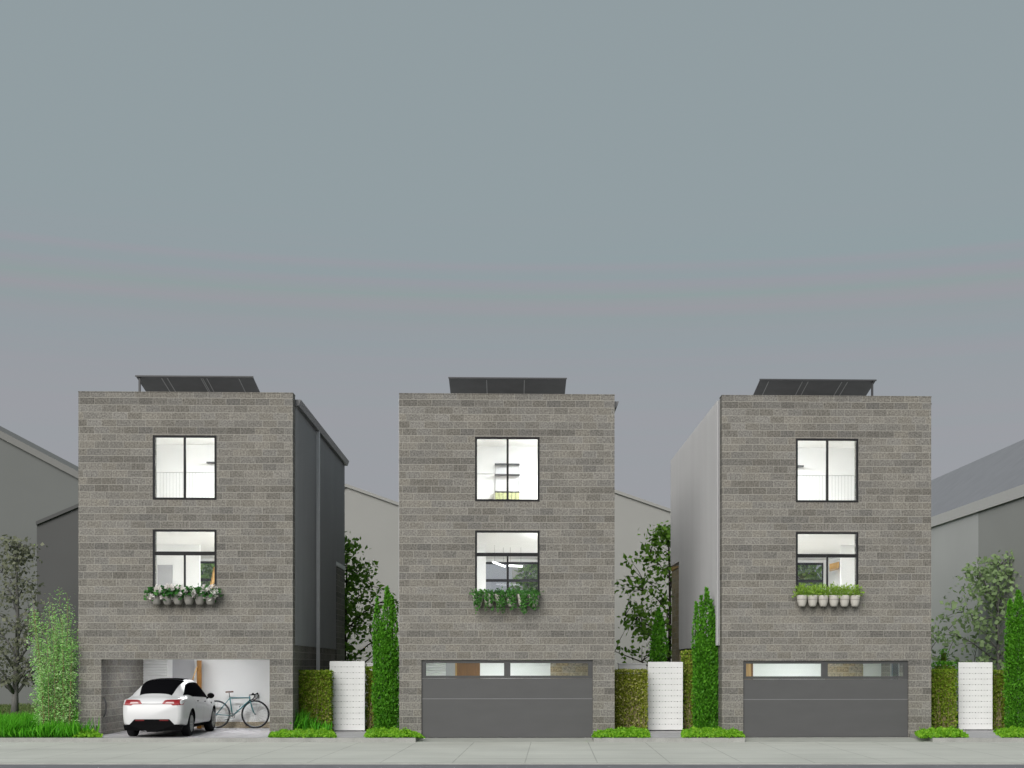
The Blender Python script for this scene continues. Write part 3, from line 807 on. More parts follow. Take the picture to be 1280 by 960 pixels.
b = MB(); b.hexa([(X(1037, 47), 47, Z(1040, 712, 47)), (X(1049, 47), 47, Z(1040, 709, 47)), (X(1049, 48), 48, Z(1040, 709, 47)), (X(1037, 48), 48, Z(1040, 712, 47))],
                 [(X(1037, 47), 47, Z(1040, 705, 47)), (X(1049, 47), 47, Z(1040, 702, 47)), (X(1049, 48), 48, Z(1040, 702, 47)), (X(1037, 48), 48, Z(1040, 705, 47))]); b.build('timber_beam', M['pale_wood'], r3)
# pendant tubes in the middle house
for (ua, va, ub, vb, lab) in ((616.5, 702.5, 631, 708, 'white tube lamp, tilted, seen left of the mullion in the lower window of middle house'), (636, 707, 653, 708, 'level white tube lamp seen right of the mullion in the lower window of middle house')):
    Ya = 44.6; pe = empty('pendant_lamp', (X((ua + ub) / 2, Ya), Ya, 5.4), lab, 'lamp')
    Yb_ = Ya - .8 if ua < 630 else Ya
    p0 = (X(ua, Yb_), Yb_, Z(ua, va, Yb_)); p1 = (X(ub, Ya), Ya, Z(ub, vb, Ya))
    b = MB(); b.tube([p0, p1], .035, 8); b.build('tube', M['tube'], pe)
    b = MB(); b.tube([(p0[0] + .05, p0[1], p0[2] + .03), (p0[0] + .05, p0[1], C2 - .002)], .004, 5); b.tube([(p1[0] - .05, p1[1], p1[2] + .03), (p1[0] - .05, p1[1], C2 - .002)], .004, 5); b.build('cord', M['steel'], pe)

# ------------------------------------------------------------------ solar canopies on the roofs
def solar(label, u0, u1, v, posts, slits):
    Y1 = 39.4; um = (u0 + u1) / 2
    x0, x1 = X(u0, Y1), X(u1, Y1); z1 = Z(um, v, Y1); L, dz = 4.2, -.90 * 0.95
    root = empty('solar_canopy', ((x0 + x1) / 2, Y1, ROOF), label, 'solar panels', 'solar canopies on the roofs')
    def P(x, t, o=0): return (x, Y1 + t * L, z1 + t * dz + o)
    b = MB(); b.hexa([P(x0, 0, -.02), P(x1, 0, -.02), P(x1, 1, -.02), P(x0, 1, -.02)], [P(x0, 0), P(x1, 0), P(x1, 1), P(x0, 1)])
    b.build('panel', M['solar'], root)
    b = MB(); b.hexa([P(x0 + .03, .01, .002), P(x1 - .03, .01, .002), P(x1 - .03, .99, .002), P(x0 + .03, .99, .002)], [P(x0 + .03, .01, .008), P(x1 - .03, .01, .008), P(x1 - .03, .99, .008), P(x0 + .03, .99, .008)]); b.build('cells', M['solar_cell'], root)
    b = MB(); b.box(x0 - .015, x1 + .015, Y1 - .03, Y1 - .003, z1 - .03, z1 + .010); b.build('front_rail', M['steel'], root)
    b = MB()
    for u in slits:
        x = X(u, Y1 + 1.2); b.hexa([P(x - .012, .02, -.030), P(x + .012, .02, -.030), P(x + .012, .98, -.030), P(x - .012, .98, -.030)], [P(x - .008, .02, -.022), P(x + .008, .02, -.022), P(x + .008, .98, -.022), P(x - .008, .98, -.022)])
    b.build('seam', M['alu'], root)
    for (x, t) in [(x0 + .09, .012)] * (posts == 1) + [(x1 - .09, .012)] * (posts == 2) + [(x0 + .4, .80), (x1 - .4, .80)]:
        p = P(x, t, -.032); b = MB()
        b.box(x - .028, x + .028, p[1] - .028 + .02, p[1] + .028 + .02, ROOF + .02, p[2] - .005); b.box(x - .08, x + .08, p[1] - .06, p[1] + .1, ROOF + .001, ROOF + .019)
        b.build('post', M['steel'], root)
    return root
solar('dark solar canopy on the roof of the house with the open garage', 169.8, 316.2, 470.2, 1, (214, 221, 262, 264, 269, 308))
solar('dark solar canopy on the roof of the middle house', 561, 708, 472.4, 0, (609, 655))
solar('dark solar canopy on the roof of the house with lime green window plants', 950, 1094.8, 474.6, 2, (952, 993, 1000, 1041, 1048))

# ------------------------------------------------------------------ foliage
def leaf_mesh(name, P, D, L, W, m, parent=None, fold=.18, roll=None):
    """P base points, D directions (n,3), L lengths, W widths -> one mesh of single-leaf faces"""
    P = np.asarray(P, float); D = np.asarray(D, float); n = len(P)
    L = np.broadcast_to(np.asarray(L, float), (n,)); W = np.broadcast_to(np.asarray(W, float), (n,))
    D = D / np.maximum(np.linalg.norm(D, axis=1, keepdims=True), 1e-9)
    r = RNG.normal(size=(n, 3)) * .75 + np.array((-.2, -.75, .65)); S = np.cross(D, r)   # blades turn towards the light; S /= np.maximum(np.linalg.norm(S, axis=1, keepdims=True), 1e-9)
    Nn = np.cross(S, D)
    mid = P + D * (L * .48)[:, None] + Nn * (L * fold)[:, None] * 0.5
    V = np.empty((n, 4, 3)); V[:, 0] = P; V[:, 1] = mid + S * (W * .5)[:, None]; V[:, 2] = P + D * L[:, None]; V[:, 3] = mid - S * (W * .5)[:, None]
    off = np.zeros(3)
    if parent is not None:
        off = np.array(parent.location if parent.parent is None else parent.parent.location)
    V = (V.reshape(-1, 3) - off)
    me = bpy.data.meshes.new(name)
    me.vertices.add(4 * n); me.vertices.foreach_set('co', V.ravel())
    me.loops.add(4 * n); me.loops.foreach_set('vertex_index', np.arange(4 * n, dtype=np.int32))
    me.polygons.add(n); me.polygons.foreach_set('loop_start', np.arange(0, 4 * n, 4, dtype=np.int32))
    me.materials.append(m); me.update(calc_edges=True); me.validate()
    o = bpy.data.objects.new(name, me); COL.objects.link(o)
    if parent is not None: o.parent = parent
    return o

def rand_dirs(n, up=0.0):
    d = RNG.normal(size=(n, 3)); d /= np.linalg.norm(d, axis=1, keepdims=True); d[:, 2] += up
    return d

# --- window planters
def bracket(h, c, r, hgt):
    """ring round the pot with an arm to the wall behind it"""
    b = MB(); n = 20; z = c.z + hgt * .62; R_ = r * .945
    b.tube([(c.x + R_ * math.cos(2 * math.pi * k / n), c.y + R_ * math.sin(2 * math.pi * k / n), z) for k in range(n)], .006, 5, closed=True)
    b.box(c.x - .012, c.x + .012, c.y + R_ + .002, YF - .003, z - .03, z + .004)
    b.build('pot_bracket', M['pot'], h['root'])
def pot_lathe(c, r, hgt):
    b = MB()
    b.lathe([(0.001, 0), (r * .50, 0), (r * .66, hgt * .10), (r * .86, hgt * .42), (r * .97, hgt * .78), (r, hgt), (r * .90, hgt), (r * .86, hgt * .86), (.001, hgt * .84)], c, n=20)
    return b
ORD = ['leftmost', 'second from the left', 'third from the left', 'third from the right', 'second from the right', 'rightmost']
def planters(h, us, vtop, vbot, style, hname):
    Yp = YF - .20; um = sum(us) / len(us)
    zt, zb = Z(um, vtop, Yp), Z(um, vbot, Yp); hgt = zt - zb
    what = {'flower': ('grey pot of white flowers', 'white flower pots below the window'),
            'trail': ('pale pot of trailing vines', 'trailing plant pots below the window'),
            'lime': ('cream pot of lime leaves', 'lime plant pots below the window')}[style]
    for k, u in enumerate(us):
        c = Vector((X(u, Yp), Yp, zb))
        root = empty('potted_plant', c, f'{ORD[k]} {what[0]} hung below the window {hname}', 'potted plant', what[1])
        r = .150
        bracket(h, c, r, hgt)
        pot_lathe(c, r, hgt).build('pot', M['pot'] if style == 'flower' else M['pot_cream'], root)
        top = np.array((c.x, c.y, zt - .03))
        if style == 'flower':
            n = 240
            P = top + RNG.normal(size=(n, 3)) * (.13, .09, .07) + (0, -.03, .06)
            leaf_mesh('foliage', P, rand_dirs(n, .3), RNG.uniform(.07, .13, n), RNG.uniform(.05, .09, n), M['lf_pot'], root)
            cl = []
            for q in range(RNG.integers(12, 16) if k in (0, 1, 5) else 6):
                cc = top + (RNG.uniform(-.18, .18), RNG.uniform(-.20, .0), RNG.uniform(.06, .24) if q % 3 else RNG.uniform(-.08, .1))
                cl.append(cc + RNG.normal(size=(30, 3)) * .026)
            cl = np.concatenate(cl); n = len(cl)
            leaf_mesh('flowers', cl, rand_dirs(n, .2), .055, .05, M['petal'], root)
        elif style == 'trail':
            n = 150
            P = top + RNG.normal(size=(n, 3)) * (.10, .08, .04) + (0, 0, .07)
            D = rand_dirs(n, .3); allP = [P]; allD = [D]
            for q in range(10):
                a = RNG.uniform(-2.3, -.84) ; rr = r * 1.08
                base = top + (math.cos(a) * rr, math.sin(a) * rr, .06)
                ln = RNG.uniform(.15, .58)
                m_ = int(ln / .018)
                t = np.linspace(0, ln, m_)
                pp = base[None, :] + np.stack([np.sin(t * 9 + q) * .02, -.01 * t, -t], 1) + RNG.normal(size=(m_, 3)) * .016
                dd = np.stack([RNG.normal(size=m_) * .7, -np.abs(RNG.normal(size=m_)) * .5, -np.ones(m_) * .6], 1)
                allP.append(pp); allD.append(dd)
            P = np.concatenate(allP); D = np.concatenate(allD)
            leaf_mesh('vines', P, D, RNG.uniform(.04, .07, len(P)), RNG.uniform(.03, .05, len(P)), M['lf_trail'], root)
        else:
            n = 420
            base = top + RNG.normal(size=(n, 3)) * (.045, .035, .02)
            D = rand_dirs(n, .9); D /= np.linalg.norm(D, axis=1, keepdims=True); D[:, 2] = np.abs(D[:, 2]) * 1.15
            P = base + D * RNG.uniform(.02, .29, n)[:, None] * (.85, .8, 1)
            leaf_mesh('foliage', P, D + RNG.normal(size=(n, 3)) * .4, RNG.uniform(.05, .10, n), RNG.uniform(.016, .028, n), M['lf_lime'], root)
planters(h1, (195.8, 209.4, 222.6, 236.2, 249.8, 263.0), 743, 756, 'flower', 'above open garage')
planters(h2, (597.5, 611.4, 625.2, 639.2, 653.2, 667.2), 742.5, 758, 'trail', 'of middle house')
planters(h3, (1002.5, 1015.7, 1029, 1042.3, 1055.5, 1068.6), 744.2, 758.2, 'lime', 'of right-hand house')

# --- gates
def gate(label, u0, u1, vt, vb, Y):
    um = (u0 + u1) / 2; x0, x1 = X(u0, Y), X(u1, Y); z1 = Z(um, vt, Y); zf = SZ
    z0 = max(Z(um, vb, Y), zf + .03)
    root = empty('garden_gate', ((x0 + x1) / 2, Y, SZ), label, 'gate', 'white board gates between the houses')
    n = 12; hh = (z1 - z0) / n
    b = MB()
    for k in range(n):
        b.box(x0, x1, Y - .03, Y, z0 + k * hh + .0015, z0 + (k + 1) * hh - .0015)
    b.build('boards', M['white_paint'], root, bevel=.003)
    b = MB()
    for k in range(1, n):
        for q in range(11):
            x = x0 + (x1 - x0) * (.07 + .086 * q); z = z0 + k * hh; e_ = .010 if q % 2 else .006
            b.box(x - e_, x + e_, Y - .033, Y - .0, z - e_, z + e_)
    b.build('peg_row', M['steel'], root)
    b = MB()
    for x in (x0 + .05, x1 - .11): b.box(x, x + .06, Y + .002, Y + .06, zf, z1 - .02)
    b.build('back_post', M['steel'], root)
    b = MB(); b.box(x1 - .07, x1 - .045, Y - .075, Y - .03, .95, 1.15); 
    return root
gate('white board gate just right of the house with the open garage', 412.2, 456, 826.4, 914, 39.9)
gate('white board gate just right of a hedge beside the middle house', 809.8, 853.4, 827.3, 913.6, 39.9)
gate('white board gate with a teal bin behind it at the right', 1197.8, 1240.2, 827.8, 914, 39.9)
# teal bin behind the right gate
Yb = 40.6; xb0 = X(1226, Yb); xb1 = X(1241.4, Yb)
bn = empty('wheelie_bin', ((xb0 + xb1) / 2, Yb, GZ), 'teal plastic bin mostly hidden behind the right-hand white gate', 'bin')
b = MB(); b.hexa([(xb0 + .03, Yb + .03, .16), (xb1 - .03, Yb + .03, .16), (xb1 - .03, Yb + .4, .16), (xb0 + .03, Yb + .4, .16)], [(xb0, Yb, 1.02), (xb1, Yb, 1.02), (xb1, Yb + .45, 1.02), (xb0, Yb + .45, 1.02)]); b.build('body', M['teal_bin'], bn, bevel=.02)
b = MB(); b.box(xb0 - .02, xb1 + .02, Yb - .03, Yb + .48, 1.022, 1.07); b.build('lid', M['teal_bin'], bn, bevel=.015)
for x in (xb0 + .06, xb1 - .06):
    b = MB(); b.lathe([(.001, -.025), (.06, -.025), (.06, .025), (.001, .025)], (x, Yb + .38, .164), 'x', 14); b.build('wheel', M['tyre'], bn)

# --- white garden walls behind the hedges
def low_wall(label, u0, u1, vt, Y):
    b = MB(); x0, x1 = X(u0, Y), X(u1, Y); zt = Z((u0 + u1) / 2, vt, Y)
    b.box(x0, x1, Y, Y + .12, .09, zt - .04); b.box(x0 - .02, x1 + .02, Y - .02, Y + .14, zt - .04, zt)
    o = b.build('garden_wall', M['white_paint']); tag(o, label, 'garden wall')
low_wall('white garden wall rising behind the hedge right of the middle house', 773, 807.5, 829, 41.6)
low_wall('white garden wall end showing between gate and cypress left of the middle house', 459, 469.5, 828.5, 41.6)

# --- hedges
def hedge(label, u0, u1, vt, Y0, Y1, m, n=7500, straw=24):
    x0, x1 = X(u0, Y0), X(u1, Y0); z1 = Z((u0 + u1) / 2, vt, Y0)
    root = empty('hedge', ((x0 + x1) / 2, Y0, GZ), label, 'hedge', 'clipped hedges between the houses')
    b = MB(); b.box(x0 + .07, x1 - .07, Y0 + .10, Y1 - .08, GZ, z1 - .10); b.build('twigs', M['twig'], root)
    # branching stems showing through the thinner lower half
    b = MB()
    for k in range(straw):
        x = RNG.uniform(x0 + .04, x1 - .04); zz = GZ; pts = []
        zt = RNG.uniform(.5, 1.45)
        for q in range(5): pts.append((x + RNG.normal() * .02, Y0 + .05 + RNG.uniform(-.02, .03), zz + (zt - zz) * q / 4))
        b.tube(pts, [.014, .012, .010, .008, .006], 5)
    b.build('stems', M['straw'], root)
    w, d, hh = x1 - x0, Y1 - Y0, z1 - GZ
    af, at, as_ = w * hh, w * d, d * hh
    tot = 2 * af + at + 2 * as_
    c = RNG.uniform(0, tot, n); P = np.empty((n, 3)); D = np.empty((n, 3))
    r = RNG.random((n, 3))
    for i in range(n):
        q = c[i]; dep = abs(RNG.normal()) * .035
        if q < 1.4 * af:
            zz = r[i, 1] ** .78
            P[i] = (x0 + r[i, 0] * w, Y0 + dep, GZ + zz * hh); D[i] = (0, -1, .2)
        elif q < 1.4 * af + at: P[i] = (x0 + r[i, 0] * w, Y0 + r[i, 1] * d, z1 - dep * .7); D[i] = (0, 0, 1)
        elif q < 1.4 * af + at + as_ * 1.3: 
            s_ = r[i, 2] < .5
            P[i] = (x0 + dep if s_ else x1 - dep, Y0 + r[i, 0] * d, GZ + r[i, 1] * hh); D[i] = (-1 if s_ else 1, 0, .2)
        else: P[i] = (x0 + r[i, 0] * w, Y1 - dep, GZ + r[i, 1] * hh); D[i] = (0, 1, .2)
    D = D * .5 + rand_dirs(n) * .9
    leaf_mesh('foliage', P, D, RNG.uniform(.04, .075, n), RNG.uniform(.024, .042, n), m, root)
hedge('olive green clipped hedge between left house and its white gate', 368, 412, 839, 39.2, 40.0, M['lf_hedge'])
hedge('narrow olive hedge between the left white gate and a cypress', 456.5, 470, 834, 40.2, 40.8, M['lf_hedge'], 2200, 10)
hedge('yellowish green hedge right of the middle house', 769.5, 809, 838, 39.2, 40.0, M['lf_hedge2'], 7500, 34)
hedge('dark olive hedge between the middle white gate and a cypress', 854, 870, 814, 40.2, 40.8, M['lf_hedge'], 2600, 10)
hedge('olive hedge right of the house with lime plants, left of a gate', 1165.5, 1196, 838, 39.2, 40.0, M['lf_hedge'], 6200, 26)
hedge('dark green hedge top behind the hedge beside the right-hand gate', 1175, 1198, 828, 40.7, 41.5, M['lf_cyp'], 2600, 4)
hedge('narrow olive hedge between the right gate and a cypress', 1240.6, 1262, 839, 40.2, 40.8, M['lf_hedge'], 2800, 18)
hedge('dark green hedge beside the garage window of the right house', 1180, 1187, 812, 41.7, 42.3, M['lf_cyp'], 900, 3)

# --- columnar cypresses with several spires
def cypress(label, u, Y, spires, n):
    x = X(u, Y); root = empty('cypress', (x, Y, GZ), label, 'cypress', 'slim columnar cypresses')
    b = MB()
    for (du, vt, w) in spires:
        xs = X(u + du, Y); zt = Z(u + du, vt, Y)
        b.tube([(x + (xs - x) * .4, Y + .1, GZ - .02), (xs, Y + .1, (GZ + zt) * .45), (xs, Y + .1, zt - .15)], [.035, .025, .008], 6)
    b.build('trunk', M['bark'], root)
    Ps, Ds = [], []
    tot = sum((Z(u, vt, Y)) * w for du, vt, w in spires)
    for (du, vt, w) in spires:
        xs = X(u + du, Y); zt = Z(u + du, vt, Y); R = w * Y / F / 2
        k = int(n * zt * w / tot)
        h = RNG.random(k) ** .95
        prof = np.minimum(1, (1 - h) * 4.2) ** .75 * (.80 + .2 * np.minimum(1, h * 4)) * (1 + .12 * np.sin(h * 23 + du))
        a = RNG.uniform(0, 2 * math.pi, k); rr = R * prof * np.sqrt(RNG.uniform(.35, 1.12, k))
        P = np.stack([xs + np.cos(a) * rr + .02 * np.sin(h * 14 + du), Y + np.sin(a) * rr * .95, GZ + .02 + h * (zt - GZ)], 1)
        D = np.stack([np.cos(a) * .45, np.sin(a) * .45, np.full(k, 1.0)], 1) + RNG.normal(size=(k, 3)) * .38
        Ps.append(P); Ds.append(D)
    P = np.concatenate(Ps); D = np.concatenate(Ds)
    leaf_mesh('foliage', P, D, RNG.uniform(.05, .11, len(P)), RNG.uniform(.02, .038, len(P)), M['lf_cyp'], root, fold=.1)
cypress('tall cypress beside the left edge of the middle house', 482, 39.0, [(2, 736, 15), (-11.5, 749, 8), (8.5, 747, 10), (13, 800, 9), (-5, 782, 17), (3, 795, 22)], 14000)
cypress('tall cypress against the pale ribbed side of the right house', 881, 38.9, [(2, 737, 14), (-11, 754, 8), (-5, 747, 10), (8.5, 752, 10), (12.5, 776, 8), (14.5, 805, 7), (-3, 790, 20), (4, 800, 20)], 14000)
cypress('slim cypress rising behind the middle white gate', 823, 42.0, [(0, 762, 15), (4, 768, 13), (-5, 782, 10)], 6500)
cypress('tall cypress cut by the right edge of the picture', 1271, 38.9, [(2, 740, 20), (-8, 752, 13), (14, 745, 18), (0, 776, 26), (22, 760, 14)], 16000)

# --- leafy trees
def tree(label, u, Y, vtop, crown_u, crown_v0, m, bark, nclump, leaf=.2, per=16, trunk_r=.10, seed=1, lean=0, group='broad leaved trees behind the houses'):
    rg = np.random.default_rng(seed)
    x = X(u, Y); zt = Z(u, vtop, Y); root = empty('tree', (x, Y, GZ), label, 'tree', group)
    zc0 = Z(u, crown_v0, Y); xl, xr = X(crown_u[0], Y), X(crown_u[1], Y)
    ch = zt - zc0
    b = MB()
    tp = [(x + lean * t * t + .05 * math.sin(t * 5 + seed), Y + .04 * math.sin(t * 4), GZ - .05 + (zt - .4 - GZ) * t) for t in np.linspace(0, 1, 9)]
    b.tube(tp, [trunk_r * (1.15 if k == 0 else (1 - .1 * k)) for k in range(9)], 9)
    def trunk_at(z):
        t = (z - GZ) / (zt - .4 - GZ); t = min(max(t, 0), .97) * 8; i = int(t); f_ = t - i
        return Vector(tp[i]).lerp(Vector(tp[i + 1]), f_)
    limbs = []
    nl = 17
    ends = []
    for k in range(nl):
        h = (k + .5) / nl
        z = zc0 - .1 * ch + (zt - .6 - zc0) * h
        a = k * 2.4 + rg.uniform(-.3, .3) + seed
        wR = max((xr - x), (x - xl)) * (1 - .75 * h ** 1.3) * rg.uniform(.65, .95)
        s = trunk_at(max(z - .5, GZ + .8)); dx = math.cos(a)
        wr = (xr - x) if dx > 0 else (x - xl)
        wr = wr * (1 - .75 * h ** 1.4)
        e_ = Vector((s.x + dx * wr * .9, s.y + math.sin(a) * wR * .8, s.z + .5 + rg.uniform(.3, .9) * (1 - h) + .25))
        mid = s.lerp(e_, .5) + Vector((0, 0, .12))
        r0 = trunk_r * (.5 - .28 * h)
        b.tube([s, mid, e_], [r0, r0 * .65, r0 * .25], 6)
        limbs += [s.lerp(mid, .5), mid, mid.lerp(e_, .5), e_]; ends += [e_, mid.lerp(e_, .5)]
    limbs += [Vector(tp[i]) for i in (5, 6, 7, 8)]
    P, D = [], []
    cnt = 0
    for c in ends:
        k = int(per * rg.uniform(.7, 1.3)); P.append(np.array(c) + rg.normal(size=(k, 3)) * (.24, .24, .16)); d = rg.normal(size=(k, 3)); d[:, 2] -= .35; D.append(d)
    while cnt < nclump:
        h = rg.random() ** .9; a = rg.uniform(0, 2 * math.pi); q = math.sqrt(rg.uniform(.08, 1))
        env = (math.sin(min(1, (h + .10) * 1.5) * math.pi / 2)) * (1 - .78 * max(0, h - .25) / .75 ) + .03
        env *= 1 + .22 * math.sin(a * 3 + h * 9 + seed)
        dx = math.cos(a) * q * env; wr = (xr - x) if dx > 0 else (x - xl)
        c = Vector((x + dx * wr, Y + math.sin(a) * q * env * max(xr - x, x - xl) * .8, zc0 + h * ch * .97))
        li = min(limbs, key=lambda l: (l - c).length + (0 if l.z < c.z + .2 else .6))
        dd = (c - li).length
        if dd > 2.1: continue
        if dd > .15: b.tube([li, li.lerp(c, .5) + Vector((0, 0, .05)), c], [.018, .012, .006], 4, caps=False)
        k = int(per * rg.uniform(.4, 1.6))
        pp = np.array(c) + rg.normal(size=(k, 3)) * (.24, .24, .15)
        P.append(pp); d = rg.normal(size=(k, 3)); d[:, 2] -= .35; D.append(d); cnt += 1
    b.build('trunk', bark, root)
    P = np.concatenate(P); D = np.concatenate(D)
    leaf_mesh('crown', P, D, rg.uniform(.7, 1.15, len(P)) * leaf, rg.uniform(.45, .7, len(P)) * leaf, m, root, fold=.15)
tree('dark leafy tree half hidden behind the left house, above the gate', 432, 51, 672, (376, 506), 835, M['lf_tree'], M['bark'], 125, .21, 13, .10, 3)
tree('dark leafy tree between the middle and right houses', 836, 51, 652, (752, 905), 836, M['lf_tree'], M['bark'], 140, .21, 13, .10, 5)
tree('dusty green tree behind the right-hand gate', 1249, 51, 692, (1138, 1318), 848, M['lf_tree_pale'], M['bark_grey'], 155, .20, 13, .09, 8)
tree('olive grey tree on the lawn at the left edge', 20, 55, 670, (-42, 66), 858, M['lf_tree_olive'], M['bark_grey'], 150, .17, 13, .14, 11)
tree('leafy tree seen through the lower window of the house with the open garage', 262, 56, 694, (228, 296), 800, M['lf_tree'], M['bark'], 110, .20, 13, .09, 21)
tree('leafy tree seen through the right side of the lower window of middle house', 662, 56, 700, (628, 700), 800, M['lf_tree'], M['bark'], 110, .20, 13, .09, 22)
tree('leafy tree seen through the left part of the lower window of lime plant house', 1008, 56, 695, (972, 1040), 800, M['lf_tree'], M['bark'], 110, .20, 13, .09, 23)

# --- bamboo-like bush at the left house
Yb = 37.9
bx = X(72, Yb); bam = empty('bamboo', (bx, Yb, GZ), 'pale green feathery bamboo clump against the left house', 'bamboo')
P, D = [], []; b = MB()
for k in range(46):
    ub = RNG.uniform(52, 91); ut = 68 + (ub - 72) * RNG.uniform(.8, 2.0)
    ut = min(max(ut, 42), 99); vt = RNG.uniform(745, 815) if k > 8 else RNG.uniform(732, 750)
    if ut < 58 or ut > 90: vt += RNG.uniform(15, 70)
    yb, yt = Yb + RNG.uniform(-.3, .5), Yb + RNG.uniform(-.35, .6)
    p0 = np.array((X(ub, yb), yb, GZ)); p1 = np.array((X(ut, yt), yt, Z(ut, vt, yt)))
    ts = np.linspace(0, 1, 7); pts = [p0 + (p1 - p0) * np.array((t ** 1.6, t ** 1.6, t)) for t in ts]
    b.tube(pts, [.013 - .0016 * i for i in range(7)], 5)
    nl = 300
    t = RNG.uniform(.06, 1, nl) ** .9
    pp = p0 + (p1 - p0) * np.stack([t ** 1.6, t ** 1.6, t], 1) + RNG.normal(size=(nl, 3)) * (.10, .10, .05)
    dd = RNG.normal(size=(nl, 3)); dd[:, 2] = dd[:, 2] * .5 - .3
    P.append(pp); D.append(dd)
b.build('canes', M['cane'], bam)
P = np.concatenate(P); D = np.concatenate(D)
leaf_mesh('foliage', P, D, RNG.uniform(.05, .11, len(P)), RNG.uniform(.012, .022, len(P)), M['lf_bamboo'], bam)

# --- ground cover and grass
def cover(name, pts_fn, n, m, size, label=None, hgt=.05, z=GZ, up=.6):
    P = pts_fn(n); P[:, 2] += np.abs(RNG.normal(size=n)) * hgt * .5
    o = leaf_mesh(name, P, rand_dirs(n, up), RNG.uniform(.7, 1.2, n) * size, RNG.uniform(.5, .8, n) * size, m)
    tag(o, label, 'ground cover', None, 'stuff'); return o
def patch(uf0, uf1, ub0, ub1, df, db, seed):
    """area between a front edge (uf0..uf1 at depth df) and a back edge, mounded"""
    def fn(n):
        t = RNG.random(n); s = RNG.random(n)
        ua = uf0 + (ub0 - uf0) * t; ub = uf1 + (ub1 - uf1) * t
        wob = .12 * np.sin(s * 17 + seed) + .08 * np.sin(s * 41)
        dep = df + (db - df) * t + wob * (t < .4) * .5
        dep = np.maximum(dep, 35.90 + .1 * RNG.random(n))
        xc = (ua + (ub - ua) * s - U0) / F * dep
        edge = np.minimum(1, np.minimum(s, 1 - s) * 6)
        z = GZ + .005 + .115 * edge * np.minimum(1, t * 3 + .2) * (0.75 + .25 * np.sin(s * 29 + seed * 2))
        z = GZ + (z - GZ) * RNG.uniform(.25, 1, n)
        return np.stack([RX * xc + FX * dep, RY * xc + FY * dep, z], 1)
    return fn
gc = [((92, 127, 98, 122, 36.05, 37.9), 1500, 'bright ground cover at the left foot of the open garage'),
      ((336, 420, 342, 414, 36.03, 39.3), 6500, 'bright ground cover below the hedge right of the open garage'),
      ((456, 529, 460, 512, 36.03, 39.2), 5500, 'bright ground cover below the cypress left of the middle house'),
      ((741, 812, 745, 810, 36.03, 39.2), 5500, 'bright ground cover right of the middle garage door'),
      ((853, 930, 853, 925, 36.03, 39.2), 5500, 'bright ground cover below the cypress of the ribbed house'),
      ((1150, 1210, 1141, 1200, 36.03, 39.2), 5000, 'bright ground cover right of the right garage door'),
      ((1252, 1330, 1242, 1330, 36.03, 39.2), 5000, 'bright ground cover below the cypress at the right edge')]
for i, (a, n, lab) in enumerate(gc):
    cover('ground_cover', patch(*a, i), int(n * 1.5), M['lf_cover'], .062, lab)

def grass(label, u0, u1, v0, v1, n, hmin, hmax, m='lf_grass'):
    """upright blades over a ground area given by picture lines on the plot level"""
    u = RNG.uniform(u0, u1, n); d0, d1 = ground(638, v1)[1], ground(638, v0)[1]
    dep = RNG.uniform(max(d0, 36.15), d1, n)
    xc = (u - U0) / F * dep
    P = np.stack([RX * xc + FX * dep, RY * xc + FY * dep, np.full(n, GZ)], 1)
    D = RNG.normal(size=(n, 3)) * (.22, .22, .05); D[:, 2] = 1
    L = RNG.uniform(hmin, hmax, n) * (.8 + .35 * np.sin(xc * 4.1) * np.sin(xc * 1.7 + 1))
    o = leaf_mesh('grass', P, D, L, RNG.uniform(.018, .032, n), M[m], None, fold=.25)
    tag(o, label, 'grass', None, 'stuff'); return o
grass('tall green grass along the pavement left of the left house', -30, 99, 908, 922.5, 8500, .35, .66)
grass('green lawn running back to the far houses', -60, 110, 880, 908, 9000, .08, .20, 'lf_lawn')
grass('tall grass tuft at the foot of the hedge by the left house', 352, 412, 908, 918, 1900, .30, .72)
grass('sparse grass blades at the left foot of the open garage', 98, 122, 915, 921, 130, .3, .55)

# ------------------------------------------------------------------ white car
def crom(xs, ys, q):
    """smooth monotone-ish interpolation"""
    xs = np.asarray(xs, float); ys = np.asarray(ys, float)
    m = np.gradient(ys, xs)
    dlt = np.diff(ys) / np.diff(xs)
    for i in range(len(xs)):
        a = dlt[max(i - 1, 0)]; c = dlt[min(i, len(dlt) - 1)]
        m[i] = 0 if a * c < 0 else math.copysign(min(abs(m[i]), 3 * abs(a) if a else 0, 3 * abs(c) if c else 0), m[i])
    q = min(max(q, xs[0]), xs[-1]); i = min(np.searchsorted(xs, q, 'right') - 1, len(xs) - 2)
    h = xs[i + 1] - xs[i]; t = (q - xs[i]) / h
    return (2 * t**3 - 3 * t**2 + 1) * ys[i] + (t**3 - 2 * t**2 + t) * h * m[i] + (-2 * t**3 + 3 * t**2) * ys[i + 1] + (t**3 - t**2) * h * m[i + 1]
zt_ = lambda y: crom([0, .05, .14, .26, .42, .85, 1.4, 2.15, 2.75, 3.25, 3.6, 4.2, 4.6, 4.75], [.90, 1.00, 1.075, 1.115, 1.19, 1.41, 1.535, 1.58, 1.545, 1.33, 1.09, .97, .82, .66], y)
zs_ = lambda y: crom([0, .05, .14, .4, 1, 2, 3, 3.6, 4.2, 4.6, 4.75], [.84, .92, .99, 1.03, 1.035, 1.0, .965, .93, .86, .73, .58], y)
hw_ = lambda y: crom([0, .04, .12, .3, .6, 1, 3.7, 4.2, 4.5, 4.68, 4.75], [.74, .81, .865, .905, .94, .955, .95, .915, .83, .72, .58], y)
hr_ = lambda y: crom([0, .2, .42, .85, 1.4, 2.2, 2.8, 3.4, 4.2, 4.75], [.60, .56, .50, .55, .585, .60, .60, .64, .60, .40], y)
zb_ = lambda y: crom([0, .2, .6, 4.2, 4.75], [.36, .33, .31, .30, .33], y)
